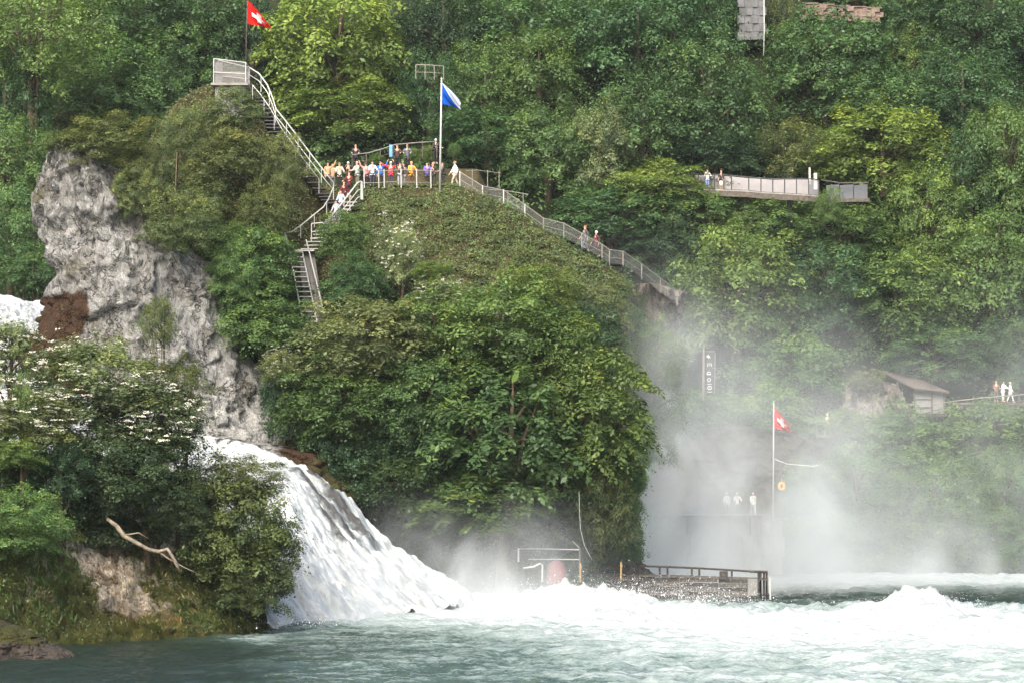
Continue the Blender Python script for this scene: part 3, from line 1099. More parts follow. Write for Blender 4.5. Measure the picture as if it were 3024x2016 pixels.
bt('dark tree behind the tip of the blue flagpole', 1270, 280, 232, 220, 260, 'dk', 'fine')
bt('green tree right beside the blue and white flag', 1430, 260, 226, 260, 270, 'mg', 'fine')
bt('wide green tree at the top edge right of the dark conifer', 1560, 70, 244, 380, 280, 'gr', 'round')
bt('green domed tree up the slope right of the blue flag', 1590, 240, 228, 300, 300, 'mg', 'round')
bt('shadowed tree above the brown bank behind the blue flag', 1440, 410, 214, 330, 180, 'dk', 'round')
bt('tall dark green tree left of the old grey tower', 1880, 110, 244, 420, 380, 'dk', 'round')
bt('dark broad tree below the old grey tower', 2080, 300, 240, 400, 400, 'dk', 'fine')
bt('dark green tree hiding the slope left of the walkway', 1900, 380, 232, 330, 300, 'dk', 'round')
bt('paler green tree standing out above the sloping path', 1775, 450, 212, 230, 290, 'pl', 'fine')
bt('mid green tree overhanging the brown bank and path fence', 1620, 450, 208, 260, 280, 'gr', 'layer')
bt('low yellow-green tree spreading at the left end of the walkway', 1930, 560, 222, 330, 170, 'yg', 'layer')
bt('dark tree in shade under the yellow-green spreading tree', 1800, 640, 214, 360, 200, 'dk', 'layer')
bt('deep shaded tree just beyond the lower path fence', 1960, 730, 216, 240, 220, 'bd', 'layer')
bt('round green tree under the old brown wall', 2440, 200, 244, 360, 330, 'gr', 'round')
bt('olive ivy-clad tree between the old tower and the brown wall', 2318, 60, 252, 110, 210, 'ob', 'fine')
bt('green tree in front of the foot of the brown wall', 2440, 110, 250, 300, 130, 'mg', 'fine')
bt('dark treetop behind the brown wall at the top edge', 2530, -40, 268, 260, 140, 'gr', 'round')
bt('dark treetop left of the old tower at the top edge', 2090, 10, 256, 220, 260, 'dk', 'round')
bt('dark green tree right of the old brown wall', 2680, 60, 254, 280, 240, 'dk', 'round')
bt('upright yellowish shrubby tree right of the brown wall', 2700, 150, 246, 170, 200, 'yg', 'fine')
bt('dark tree filling the top right corner', 2900, 80, 252, 360, 340, 'dk', 'round')
bt('dark green tree below the top right corner tree', 2830, 290, 244, 360, 300, 'dk', 'fine')
bt('shaded tree in the middle right behind the golden green tree', 2600, 330, 246, 320, 260, 'gr', 'round')
bt('golden green domed tree above the right end of the walkway', 2610, 440, 234, 420, 270, 'yl', 'layer')
bt('olive tree right behind the walkway panels', 2330, 450, 247, 240, 200, 'ob', 'fine')
bt('dark tree behind the two people on the walkway', 2120, 470, 250, 300, 180, 'bd', 'round')
bt('tall green tree at the right edge, upper half', 2980, 480, 236, 260, 360, 'mg', 'round')
bt('dark gap-filling tree at the right between the golden and edge trees', 2860, 520, 240, 260, 280, 'dk', 'fine')
bt('pale green feathery tree right of the walkway end', 2740, 640, 230, 280, 330, 'yg', 'fine')
bt('green tree hiding the underside of the walkway right end', 2480, 690, 232, 330, 190, 'mg', 'layer')
bt('green tree hiding the underside of the walkway middle', 2260, 650, 234, 260, 140, 'mg', 'layer')
bt('small tree poking up in front of the slate walkway section', 2450, 610, 238, 90, 110, 'mg', 'fine', fixed=True, trunk=False)
bt('dark green tree under the walkway left end', 2070, 640, 232, 250, 170, 'gr', 'layer')
bt('bright leafy tree above the vertical black sign', 2170, 850, 214, 400, 400, 'yg', 'layer')
bt('upright pale green tree top above the black sign tree', 2200, 720, 220, 200, 180, 'pl', 'fine')
bt('dark green tree in the centre of the right-hand slope', 2450, 860, 228, 320, 300, 'dk', 'round')
bt('green layered tree above the wooden shelter', 2660, 880, 230, 340, 300, 'mg', 'layer')
bt('green tree at the right edge above the shelter railing', 2930, 800, 232, 300, 340, 'mg', 'layer')
bt('dark tree right above the shelter roof', 2760, 1040, 236, 330, 170, 'gr', 'layer')
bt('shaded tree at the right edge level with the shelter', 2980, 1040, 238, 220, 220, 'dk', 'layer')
bt('green tree to the right of the black sign', 2340, 1080, 218, 300, 280, 'mg', 'layer')
bt('dark shrubby tree left of the black sign', 1990, 960, 212, 200, 260, 'gr', 'fine')
bt('small bush on top of the tan rock left of the shelter', 2560, 1120, 231, 110, 60, 'ol', 'dense', fixed=True, trunk=False)
bt('small bush at the left foot of the tan shelter rock', 2490, 1250, 228.5, 130, 90, 'mg', 'dense', fixed=True, trunk=False)
bt('small bush at the right foot of the tan shelter rock', 2630, 1255, 228.5, 120, 80, 'mg', 'dense', fixed=True, trunk=False)
bt('misty green tree below the black sign', 2080, 1240, 212, 300, 190, 'gr', 'layer')
bt('misty tree directly behind the right red flag', 2270, 1230, 216, 300, 200, 'mg', 'layer')
bt('green bush-like tree below the shelter', 2640, 1300, 224, 360, 200, 'mg', 'layer')
bt('green tree below the shelter railing at the right edge', 2920, 1290, 224, 330, 230, 'mg', 'layer')
bt('hazy tree low on the bank just right of the misty flagpole', 2400, 1480, 217, 230, 230, 'gr', 'fine')
bt('hazy low bush-like tree at the water edge right of the quay', 2420, 1600, 216.5, 280, 160, 'mg', 'fine', fixed=True)
bt('hazy low tree at the water edge below the shelter', 2700, 1610, 217.5, 330, 170, 'gr', 'fine', fixed=True)
bt('hazy low tree at the water edge in the right corner', 2960, 1610, 217.5, 300, 180, 'gr', 'fine', fixed=True)
bt('hazy tree low down on the right bank, left of centre', 2540, 1450, 220, 280, 250, 'gr', 'fine')
bt('hazy tree low on the right bank below the shelter', 2750, 1470, 221, 320, 280, 'mg', 'fine')
bt('hazy dark tree at the right edge above the river', 2960, 1480, 220, 260, 300, 'gr', 'fine')
bt('misty green tree right of the big islet tree, upper', 1830, 990, 189, 200, 260, 'gr', 'dense', fixed=True, trunk=False)
bt('misty green tree right of the big islet tree, lower', 1930, 1220, 191, 190, 320, 'gr', 'dense', fixed=True, trunk=False)
bt('pale misty tree hanging below the tan path rock', 1940, 1050, 189, 170, 210, 'mg', 'dense', fixed=True, trunk=False)

# islet trees and scrub
isg = 'trees and scrub on the central rock islet'


def it(label, px, py, D, w, h, col, kind='round', cat='tree', **kw):
    if cat == 'tree' and isinstance(col, str):          # deeper, more olive greens than the hillside
        b = COL[col]
        col = (b[0] * .86, b[1] * .8, b[2] * .72)
    return tree('islet_tree' if cat == 'tree' else 'islet_shrub', label, cat, px, py, D, w, h, col, kind, islet_z, isg, **kw)


it('large leafy tree at the right end of the islet, upper crown', 1500, 970, 170, 420, 360, 'mg', 'layer')
it('smaller bright topped tree on the islet right of the white blossom', 1600, 860, 173, 250, 200, 'yg', 'layer')
it('big-leaved tree in the middle front of the islet', 1470, 1270, 167, 470, 500, 'gr', 'bigleaf')
it('leafy tree leaning out at the far right of the islet', 1770, 1220, 168.6, 360, 440, 'mg', 'bigleaf', trunk=False)
it('dense mid-green tree between the islet upper crown and right tree', 1630, 1060, 171, 330, 360, 'mg', 'layer')
it('low drooping tree over the jetty rail', 1430, 1490, 166.5, 400, 220, 'gr', 'bigleaf', trunk=False)
it('small ragged tree at the islet tip above the jetty', 1780, 1510, 168.4, 230, 350, (.06, .085, .036), 'dense', trunk=False)
it('shrub hanging down the right flank of the islet tip, upper', 1850, 1400, 174, 150, 260, 'gr', 'dense', 'shrub', trunk=False)
it('shrub hanging down the right flank of the islet tip, lower', 1850, 1590, 173, 120, 220, 'dk', 'dense', 'shrub', trunk=False)
it('shadowed tree behind the islet tip rail', 1640, 1440, 169.5, 330, 330, 'dk', 'layer', trunk=False)
it('leafy tree filling the gap left of the big-leaved tree', 1270, 1180, 169, 330, 330, 'gr', 'layer', trunk=False)
it('dark drooping tree low beside the cascade mist', 1180, 1430, 169.3, 330, 270, 'bd', 'layer', trunk=False)  # darkest green puts the shade of the recess into the leaf colour
it('mid-green tree rounding off the islet canopy at its upper left', 1390, 1010, 170.6, 300, 260, 'mg', 'layer', trunk=False)
it('pale leafy elder tree below the lower stair flight', 1080, 1000, 170.5, 430, 300, 'pl', 'layer', trunk=False)
it('drooping shrubby tree left under the pale elder', 1000, 1180, 170, 370, 310, 'mg', 'layer', trunk=False)
it('round green tree between elder and the upper islet crown', 1280, 960, 171.6, 320, 260, 'mg', 'layer', trunk=False)
it('shrub in deep shade beside the cascade foot', 1020, 1380, 170.5, 320, 320, 'bd', 'dense', 'shrub', trunk=False)  # deep shade painted in as the darkest leaf colour
it('shrub in deep shade left of the big-leaved tree', 1190, 1290, 170.5, 260, 300, 'bd', 'dense', 'shrub', trunk=False)  # same darkest green: the shade of the hollow is in the leaf colour
it('dark shrub low down by the fenced landing', 1250, 1560, 170, 260, 140, 'bd', 'fine', 'shrub')  # shade of the hollow painted into its leaves
it('green bush right of the lower stair flight', 1015, 690, 177, 170, 170, 'mg', 'layer', 'shrub', trunk=False)
it('dark bush beside the foot of the lower stair flight', 1050, 830, 175.5, 200, 200, 'dk', 'layer', 'shrub', trunk=False)
it('twiggy bush with cream blossom below the saddle', 1180, 760, 177, 150, 230, 'pl', 'shrub', 'shrub', blossom=True)
it('small vivid green bush below the saddle slope', 1280, 800, 175.5, 130, 70, 'yg', 'layer', 'shrub')
it('cream blossoming bush on the islet slope left of the big tree', 1310, 880, 172.2, 190, 130, 'pl', 'shrub', 'shrub', blossom=True)
it('white blossoming bush by the grey rib above the cascade', 830, 1085, 170, 130, 120, 'ol', 'shrub', 'shrub', blossom=True, trunk=False)
it('green bush left of the lower stair flight', 750, 780, 175.5, 280, 250, 'mg', 'shrub', 'shrub', blossom=False, trunk=False)
it('green bush under the stair flight beside the pillar', 780, 950, 174, 300, 250, 'mg', 'layer', 'shrub', trunk=False)
it('dark bush between the pillar and the stair flight', 670, 890, 175, 200, 260, 'dk', 'layer', 'shrub', trunk=False)
it('dark bush behind the grey rib', 850, 1190, 173, 220, 330, 'bd', 'fine', 'shrub', trunk=False)  # leaves darkened to paint in the recess shade
for i, (label, x, y, D, w, h, c) in enumerate([
        ('olive scrub right under the lookout platform', 690, 320, 178.5, 200, 150, 'ol'),
        ('olive scrub on the left shoulder of the lookout crag', 560, 400, 178, 200, 200, 'ol'),
        ('olive scrub in the middle of the lookout crag', 690, 460, 178, 250, 190, 'ol'),
        ('olive scrub beside the summit stair handrail', 830, 480, 178.5, 180, 200, 'ol'),
        ('olive scrub low on the crag above the grey pillar face', 570, 560, 177, 240, 200, 'ob'),
        ('pale twiggy scrub on the crag left of the stair landing', 780, 620, 177.4, 230, 190, 'ol'),
        ('dark scrub hanging over the right side of the pillar', 560, 670, 176.5, 200, 110, 'dk'),
        ('green scrub at the foot of the crag right of the pillar', 680, 720, 176.5, 220, 140, 'mg')]):
    it(label, x, y, D, w, h, c, 'fine' if i % 2 else 'shrub', 'shrub', depth=.8, trunk=False)
it('bush crowning the top of the grey pillar', 310, 420, 173.5, 330, 190, 'ol', 'dense', 'shrub', trunk=False)
it('shrub clinging to the right edge of the pillar below its top bush', 400, 560, 172.2, 170, 190, 'ol', 'dense', 'shrub', trunk=False)
it('shrub clinging halfway down the right edge of the pillar', 535, 655, 171.6, 250, 220, 'ol', 'dense', 'shrub', trunk=False)
it('shrub at the lower right edge of the pillar above the rib', 690, 800, 173, 170, 220, 'mg', 'dense', 'shrub', trunk=False)
it('small sparse bush on the left tip of the grey pillar', 200, 425, 172.8, 150, 90, 'ob', 'shrub', 'shrub', trunk=False)
it('trailing bush on the upper right of the grey pillar face', 430, 520, 174, 160, 200, 'ol', 'fine', 'shrub')
it('clipped round green bush behind the crowd, leftmost', 1218, 462, 193, 60, 60, 'yg', 'fine', 'shrub', trunk=True)
it('clipped round green bush behind the crowd, middle', 1262, 455, 193, 46, 60, 'yg', 'fine', 'shrub')
it('clipped round green bush right of the blue flagpole', 1340, 445, 194, 46, 46, 'gr', 'fine', 'shrub')
it('low green bush behind the blue-jacketed visitor', 1112, 472, 191, 60, 40, 'mg', 'fine', 'shrub')

# foreground islet
fog = 'bushes on the foreground islet'


def ft(label, px, py, D, w, h, col, kind='shrub', **kw):
    return tree('foreground_bush', label, 'bush', px, py, D, w, h, col, kind, fore_z, fog, **kw)


ft('tall blossoming elder bush in front of the grey pillar', 280, 1130, 135, 450, 320, 'pl', 'shrub', blossom=True, trunk=False)
ft('dense leafy bush filling in below the tall elder', 220, 1250, 134.2, 330, 240, (.075, .11, .05), 'dense', trunk=False)
ft('dense leafy bush between the tall elder and the overhanging shrub', 460, 1350, 136.4, 300, 260, (.065, .1, .045), 'dense', trunk=False)
ft('white blossoming elder bush at the left edge', 10, 1060, 132, 270, 280, 'pl', 'shrub', blossom=True)
ft('lower blossoming elder bush at the left edge', 70, 1240, 131.5, 330, 200, 'ol', 'shrub', blossom=True)
ft('slim olive sapling in front of the pillar foot', 470, 950, 137, 130, 170, 'ob', 'fine')
ft('olive bush in front of the grey rib', 520, 1140, 138.5, 230, 200, 'ob', 'dense')
ft('dark green bush behind the dead branch', 330, 1390, 134, 420, 330, (.05, .08, .038), 'dense', trunk=False)
ft('blossom-flecked dark bush right under the tall elder', 440, 1260, 136, 360, 270, (.075, .11, .05), 'shrub', blossom=True)
ft('bushy dark green shrub overhanging the cascade', 670, 1560, 137.6, 430, 440, (.075, .108, .04), 'dense', trunk=False)
ft('olive topped shrub at the crest of the cascade', 690, 1420, 139.0, 330, 170, 'ob', 'dense', trunk=False)
ft('trailing shrub drooping to the water beside the cascade', 780, 1700, 137.4, 230, 270, (.06, .085, .035), 'dense', trunk=False)
ft('yellow-green bush at the left edge under the elders', 50, 1330, 130, 170, 120, 'yg', 'layer', trunk=False)
ft('bare-twigged dark bush under the yellow-green bush', 180, 1390, 131.5, 220, 220, 'bd', 'fine')
ft('grassy green bush on the left flank of the islet', 60, 1540, 127.6, 320, 240, 'mg', 'dense', trunk=False)
ft('slim yellow-green sapling at the left edge', 70, 1190, 130.5, 70, 200, 'yg', 'layer')
ft('dark bush between the dead branch and the overhanging shrub', 500, 1490, 135.4, 260, 240, (.05, .08, .035), 'dense', trunk=False)
ft('dense shrub filling in behind the shrub overhanging the cascade', 710, 1600, 138.8, 360, 460, (.055, .085, .035), 'dense', trunk=False)
ft('low ragged bush at the right foot of the foreground rock', 700, 1740, 137.2, 210, 150, 'ob', 'dense', trunk=False)


# ---- ground cover: nobody could count it
def cover(name, label, V, shape, n, size, col, seed, rmin, rmax, mask=None, lift=.12, grassy=False, clump=3.0):
    r = np.random.default_rng(seed)
    G = V.reshape(shape[0], shape[1], 3)
    i = r.uniform(rmin * (shape[0] - 1), rmax * (shape[0] - 1) - 1e-3, n * 2)
    j = r.uniform(0, shape[1] - 1.001, n * 2)
    i0, j0 = i.astype(int), j.astype(int)
    fi, fj = (i - i0)[:, None], (j - j0)[:, None]
    p = (G[i0, j0] * (1 - fi) + G[np.minimum(i0 + 1, shape[0] - 1), j0] * fi) * (1 - fj) + (G[i0, j0 + 1] * (1 - fi) + G[np.minimum(i0 + 1, shape[0] - 1), j0 + 1] * fi) * fj
    du = G[np.minimum(i0 + 1, shape[0] - 1), j0] - G[i0, j0]
    dv = G[i0, j0 + 1] - G[i0, j0]
    nr = unit(np.cross(dv, du))
    nr *= np.sign(nr[:, 2:3] + 1e-6)
    area = np.linalg.norm(np.cross(dv, du), axis=1)
    keep = r.random(len(p)) < np.clip(area / np.quantile(area, .9), .02, 1)
    dens = fbm(p * .55, seed, 3)
    keep &= dens > r.uniform(-.55, -.1, len(p))
    if mask is not None:
        keep &= mask(1512 + p[:, 0] * F / p[:, 1], 1394 - (p[:, 2] - CAM_H) / p[:, 1] * F, r)
    p, nr, dens = p[keep][:n], nr[keep][:n], dens[keep][:n]
    m = len(p)
    hgt = np.clip(.5 + 1.1 * fbm(p * clump * .35, seed + 4, 3), .05, 1.4)
    p = p + nr * (lift * hgt * r.uniform(.2, 2.0, m))[:, None] + np.array([0, 0, 1]) * (lift * hgt * r.random(m))[:, None]
    tint = np.clip(.45 + .35 * fbm(p * .9, seed + 8, 3) + r.normal(size=m) * .18, 0, 1)
    if grassy:
        n2 = unit(nr + r.normal(size=(m, 3)) * .7 + np.array([0, -.8, 0]))
        al = np.tile(np.array([.15, -.35, -1.0]), (m, 1)) + r.normal(size=(m, 3)) * .35
        Vv, Q, T = leaves(p, n2, size * r.uniform(.6, 1.5, m), tint, r, aspect=.13, fold=.3, along=al)
    else:
        n2 = unit(nr * .6 + np.array([0, -.2, .6]) + r.normal(size=(m, 3)) * .5)
        Vv, Q, T = leaves(p, n2, size * r.uniform(.6, 1.4, m), tint, r)
    o = obj(name, np_mesh(name, Vv, Q, {'tint': T}), M['leaf'], color=col)
    struct(o, label, 'stuff')
    return o


nfr = 70 / 115
cover('ivy_cover', 'olive green ivy and low scrub over the islet slope', ISLET_V, ISLET_SHAPE, 62000, .17, COL['ol'], 401, .05, nfr + .02,
      mask=lambda x, y, r: (x < 1080) | (y > 900) | (r.random(len(x)) < .55), lift=.22)
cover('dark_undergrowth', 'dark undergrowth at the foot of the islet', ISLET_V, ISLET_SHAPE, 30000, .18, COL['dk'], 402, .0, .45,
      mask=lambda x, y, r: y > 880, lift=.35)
cover('dry_grass', 'dry brownish grass and herbs on the open slope below the saddle', ISLET_V, ISLET_SHAPE, 26000, .24, (.1, .09, .045), 403, .2, nfr + .01,
      mask=lambda x, y, r: (x > 1050) & (y < 960), lift=.16, grassy=True)
cover('bank_herbs', 'low green herbs along the saddle edge and path', ISLET_V, ISLET_SHAPE, 26000, .16, COL['mg'], 404, .3, nfr + .01,
      mask=lambda x, y, r: (x > 1040) & (y < 900), lift=.18)
HV = np.array([tuple(v.co) for v in hill.data.vertices])
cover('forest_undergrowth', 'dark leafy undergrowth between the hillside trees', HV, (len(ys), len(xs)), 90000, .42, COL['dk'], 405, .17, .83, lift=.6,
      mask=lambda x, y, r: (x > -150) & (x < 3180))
cover('rock_moss', 'olive moss and herbs on the foreground islet', FORE_V, FORE_SHAPE, 26000, .12, COL['ob'], 406, .12, .82, lift=.1,
      mask=lambda x, y, r: r.random(len(x)) > np.exp(-(((x - (330 + (y - 1680) * .55)) / 90) ** 2)) * 1.15 * (y > 1540))
cover('hanging_grass', 'long green grass hanging over the foreground rock', FORE_V, FORE_SHAPE, 16000, .42, (.06, .1, .022), 407, .08, .8, lift=.12, grassy=True,
      mask=lambda x, y, r: (((x - 110) / 120) ** 2 + ((y - 1740) / 130) ** 2 < 1) | (((x - 640) / 110) ** 2 + ((y - 1790) / 60) ** 2 < 1) | ((x > 100) & (x < 230) & (y > 1600) & (y < 1850)))
cover('straw_grass', 'straw coloured dry grass tufts on the foreground rock', FORE_V, FORE_SHAPE, 7000, .24, (.24, .2, .085), 408, .08, .78, lift=.1, grassy=True,
      mask=lambda x, y, r: (x > 330) & (x < 700) & (y > 1640))
# moss and tufts on the pillar
pv = np.array([tuple(v.co) for v in pillar.data.vertices])[:220 * 240]
cover('pillar_tufts', 'small plants rooted in the cracks of the grey pillar', pv, (220, 240), 9000, .14, COL['ol'], 409, 0.0, .8, lift=.08,
      mask=lambda x, y, r: (fbm(np.stack([x * .012, y * .01, x * 0], -1), 77, 3) > .3) | ((x > 420 + (y - 500) * .5) & (y < 1020)) | ((y > 1100) & (r.random(len(x)) < .25)))


def scrub(name, label, V, shape, nc, per, R, size, col, seed, rmin, rmax, mask=None, flat=.75):
    """a mass of uncountable bushes: leafy domes standing on a slope"""
    r = np.random.default_rng(seed)
    G = V.reshape(shape[0], shape[1], 3)
    i = r.integers(int(rmin * (shape[0] - 1)), int(rmax * (shape[0] - 1)), nc * 3)
    j = r.integers(0, shape[1], nc * 3)
    p = G[i, j]
    keep = np.ones(len(p), bool)
    if mask is not None:
        keep &= mask(1512 + p[:, 0] * F / p[:, 1], 1394 - (p[:, 2] - CAM_H) / p[:, 1] * F, r)
    c = p[keep][:nc]
    nc = len(c)
    rad = r.uniform(R[0], R[1], nc)
    n = nc * per
    k = np.repeat(np.arange(nc), per)
    e = r.normal(size=(n, 3))
    e[:, 2] = np.abs(e[:, 2]) - .25
    e[:, 1] -= .35
    e = unit(e)
    q = rad[k] * r.uniform(.7, 1.08, n) * (1 + .4 * fbm(e * 2.6 + k[:, None] * 5.3, seed, 2))
    pos = c[k] + e * q[:, None] * np.array([1, 1, flat])
    nrm = e * .8 + np.array([0, 0, .8]) + r.normal(size=(n, 3)) * .4
    ct = r.uniform(.1, .75, nc)
    tint = np.clip(ct[k] + r.normal(size=n) * .17, 0, 1)
    Vv, Q, T = leaves(pos, nrm, size * r.uniform(.6, 1.4, n), tint, r)
    o = obj(name, np_mesh(name, Vv, Q, {'tint': T}), M['leaf'], color=col)
    struct(o, label, 'stuff')
    return o


INV = lambda x, y, r: (x > -120) & (x < 3150) & (y > -60)
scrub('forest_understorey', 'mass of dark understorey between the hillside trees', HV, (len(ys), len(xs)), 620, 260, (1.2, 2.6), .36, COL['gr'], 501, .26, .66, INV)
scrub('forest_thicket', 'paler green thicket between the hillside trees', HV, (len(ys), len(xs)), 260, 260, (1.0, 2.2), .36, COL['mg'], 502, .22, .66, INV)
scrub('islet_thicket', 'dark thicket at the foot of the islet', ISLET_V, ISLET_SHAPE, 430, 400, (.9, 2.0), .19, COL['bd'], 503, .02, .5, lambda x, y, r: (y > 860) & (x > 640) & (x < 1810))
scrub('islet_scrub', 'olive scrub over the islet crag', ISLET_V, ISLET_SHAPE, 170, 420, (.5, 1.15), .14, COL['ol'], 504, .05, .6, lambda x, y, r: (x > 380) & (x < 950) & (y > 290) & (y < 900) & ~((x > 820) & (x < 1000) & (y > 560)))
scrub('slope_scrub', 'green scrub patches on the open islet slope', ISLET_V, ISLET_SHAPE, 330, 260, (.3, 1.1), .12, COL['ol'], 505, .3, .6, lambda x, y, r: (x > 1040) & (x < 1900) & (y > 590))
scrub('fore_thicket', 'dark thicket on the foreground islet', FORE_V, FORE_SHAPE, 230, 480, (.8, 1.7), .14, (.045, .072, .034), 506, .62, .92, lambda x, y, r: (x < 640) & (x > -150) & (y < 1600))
scrub('fore_green_thicket', 'green herbs and brambles under the foreground elders', FORE_V, FORE_SHAPE, 90, 420, (.5, 1.1), .13, COL['ob'], 507, .5, .85, lambda x, y, r: (x < 760) & (x > -150) & (y < 1600) & (np.abs(x - 330) > 70))


# ------------------------------------------------------------------ flagpoles
def flag_mesh(name, tl, bl, tr, br, D, folds=3.0, depth=.35, nu=40, nv=26):
    """cloth from four photo corners: hoist top, hoist bottom, fly top, fly bottom"""
    V, U, W = [], [], []
    for j in range(nv):
        v = j / (nv - 1)
        for i in range(nu):
            u = i / (nu - 1)
            tx, ty = tl[0] + (tr[0] - tl[0]) * u, tl[1] + (tr[1] - tl[1]) * (u ** 1.12)
            bx, by = bl[0] + (br[0] - bl[0]) * u, bl[1] + (br[1] - bl[1]) * (u ** 1.4)
            x, y = bx + (tx - bx) * v, by + (ty - by) * v
            d = D - depth * u ** .7 * math.sin(folds * 2 * math.pi * (v * .6 + u * .45)) - .15 * math.sin(u * 5)
            p = P(x + 1.5 * math.sin(v * 7 + u * 3) * u, y, d)
            V.append(tuple(p))
            U.append(u)
            W.append(v)
    me = np_mesh(name, V, grid_faces(nv, nu), {'fu': U, 'fv': W}, smooth=True)
    return me


def flagpole(label, top, base, D, r, mat, corners, fmat, flabel, taper=.7):
    b = P(*base, D)
    root = thing('flagpole', label, 'flagpole', b)
    a = P(*top, D) - b
    pole = MB().tube([(0, 0, -.4), tuple(a * .5), tuple(a)], [r, r * .85, r * taper], 8).build('pole', mat, root, True)
    MB().tube([tuple(a), tuple(a + Vector((0, 0, .06))), tuple(a + Vector((0, 0, .14)))], [r * .6, r * 1.2, r * .3], 8).build('finial', mat, pole, True)
    me = flag_mesh('flag', *corners, D)
    f = obj('flag', me, fmat, root)
    f.matrix_parent_inverse = Matrix.Translation(-b)
    f['label'] = flabel
    return root


flagpole('thin pole with a drooping red cross flag behind the lookout platform', (731, -12), (726, 172), 186, .045, M['wood'],
         [(732, 2), (731, 72), (796, 76), (803, 86)], M['flagcross'], 'red flag with a white cross, drooping')
flagpole('tall white pole with a blue and white flag on the saddle', (1304, 236), (1299, 553), 183.6, .075, M['whitesteel'],
         [(1306, 246), (1305, 308), (1358, 296), (1361, 324)], M['flagblue'], 'blue and white flag split along its diagonal')
flagpole('slender white pole with a red cross flag standing in the spray on the right', (2285, 1188), (2283, 1520), 209, .07, M['whitesteel'],
         [(2287, 1202), (2286, 1264), (2330, 1255), (2337, 1276)], M['flagcross'], 'red flag with a white cross in the mist')

# ------------------------------------------------------------------ lookout platform and stairs
lk = thing('lookout_platform', 'fenced lookout platform with grey mesh sides on top of the crag', 'platform', P(680, 250, 183))


def world_part(root, mb, name, mat, smooth=False):
    o = mb.build(name, mat, root, smooth)
    o.matrix_parent_inverse = Matrix.Translation(-Vector(root.location))
    return o


DF, DB = 181.6, 184.2
cA, cB, cC, cD = (627, DF), (722, DF - .2), (733, DB), (640, DB)       # platform corners: px, D
mb = MB()
z0 = zpy(246, DF)
zt = z0 + 1.62
pts = {k: Vector((xpx(c[0], c[1]), c[1], z0)) for k, c in zip('ABCD', (cA, cB, cC, cD))}
mid = (pts['A'] + pts['C']) / 2
world_part(lk, MB().box((mid.x, mid.y, z0 - .08), (pts['B'].x - pts['A'].x + .3, DB - DF + .4, .16)), 'deck', M['concrete'])
world_part(lk, MB().box((mid.x, mid.y, z0 - 1.2), (pts['B'].x - pts['A'].x - .2, DB - DF - .2, 2.1)), 'plinth', M['limestone'])
heights = {'A': zpy(174, DF), 'B': zpy(187, DF), 'C': zpy(200, DB), 'D': zpy(178, DB)}
for k in 'ABCD':
    p = pts[k]
    world_part(lk, MB().tube([tuple(p), (p.x, p.y, heights[k])], .035, 6), 'post', M['steel'])
for a, b in ('AB', 'BC', 'DC', 'AD'):
    pa, pb = pts[a].copy(), pts[b].copy()
    ta, tb = Vector((pa.x, pa.y, heights[a])), Vector((pb.x, pb.y, heights[b]))
    world_part(lk, MB().tube([tuple(ta), tuple(tb)], .035, 6), 'top_rail', M['whitesteel'])
    ma, mb_ = ta.lerp(pa, .55), tb.lerp(pb, .55)
    world_part(lk, MB().tube([tuple(ma), tuple(mb_)], .022, 6), 'mid_rail', M['steel'])
    world_part(lk, MB().quad(pa, pb, tb, ta, .01), 'mesh_panel', M['mesh'])
pp = pts['A'] + Vector((.05, .06, .02))
world_part(lk, MB().box((pp.x + .28, pp.y + .03, z0 + .72), (.5, .03, 1.35)), 'info_panel', M['panel'])
world_part(lk, MB().quad(pts['D'] + Vector((0, .1, 0)), pts['C'] + Vector((0, .1, 0)), pts['C'] + Vector((0, .1, 1.15)), pts['D'] + Vector((0, .1, 1.2)), .06), 'parapet', M['concrete'])


def pl(points):
    return [tuple(P(*p)) for p in points]


def rail_run(root, line, posts, h, mat, pmat, r=.03, mids=(.5,), pr=.025, mesh=False):
    """handrail along photo points, with posts below it"""
    pts_ = [P(*p) for p in line]
    world_part(root, MB().tube([tuple(p) for p in pts_], r, 6), 'handrail', mat, True)
    seg = np.concatenate([[0], np.cumsum([(pts_[i + 1] - pts_[i]).length for i in range(len(pts_) - 1)])])
    for m in mids:
        world_part(root, MB().tube([tuple(p - Vector((0, 0, h * m))) for p in pts_], r * .6, 6), 'mid_rail', pmat, True)
    for k in range(posts):
        s_ = seg[-1] * k / max(1, posts - 1)
        i = min(int(np.searchsorted(seg, s_, 'right')) - 1, len(pts_) - 2)
        f = (s_ - seg[i]) / max(1e-6, seg[i + 1] - seg[i])
        p = pts_[i].lerp(pts_[i + 1], f)
        world_part(root, MB().tube([(p.x, p.y, p.z - h - .15), (p.x, p.y, p.z)], pr, 6), 'post', pmat)
    if mesh:
        for i in range(len(pts_) - 1):
            a, b = pts_[i], pts_[i + 1]
            world_part(root, MB().quad(a - Vector((0, 0, h)), b - Vector((0, 0, h)), b, a, .008), 'mesh_panel', M['mesh'])


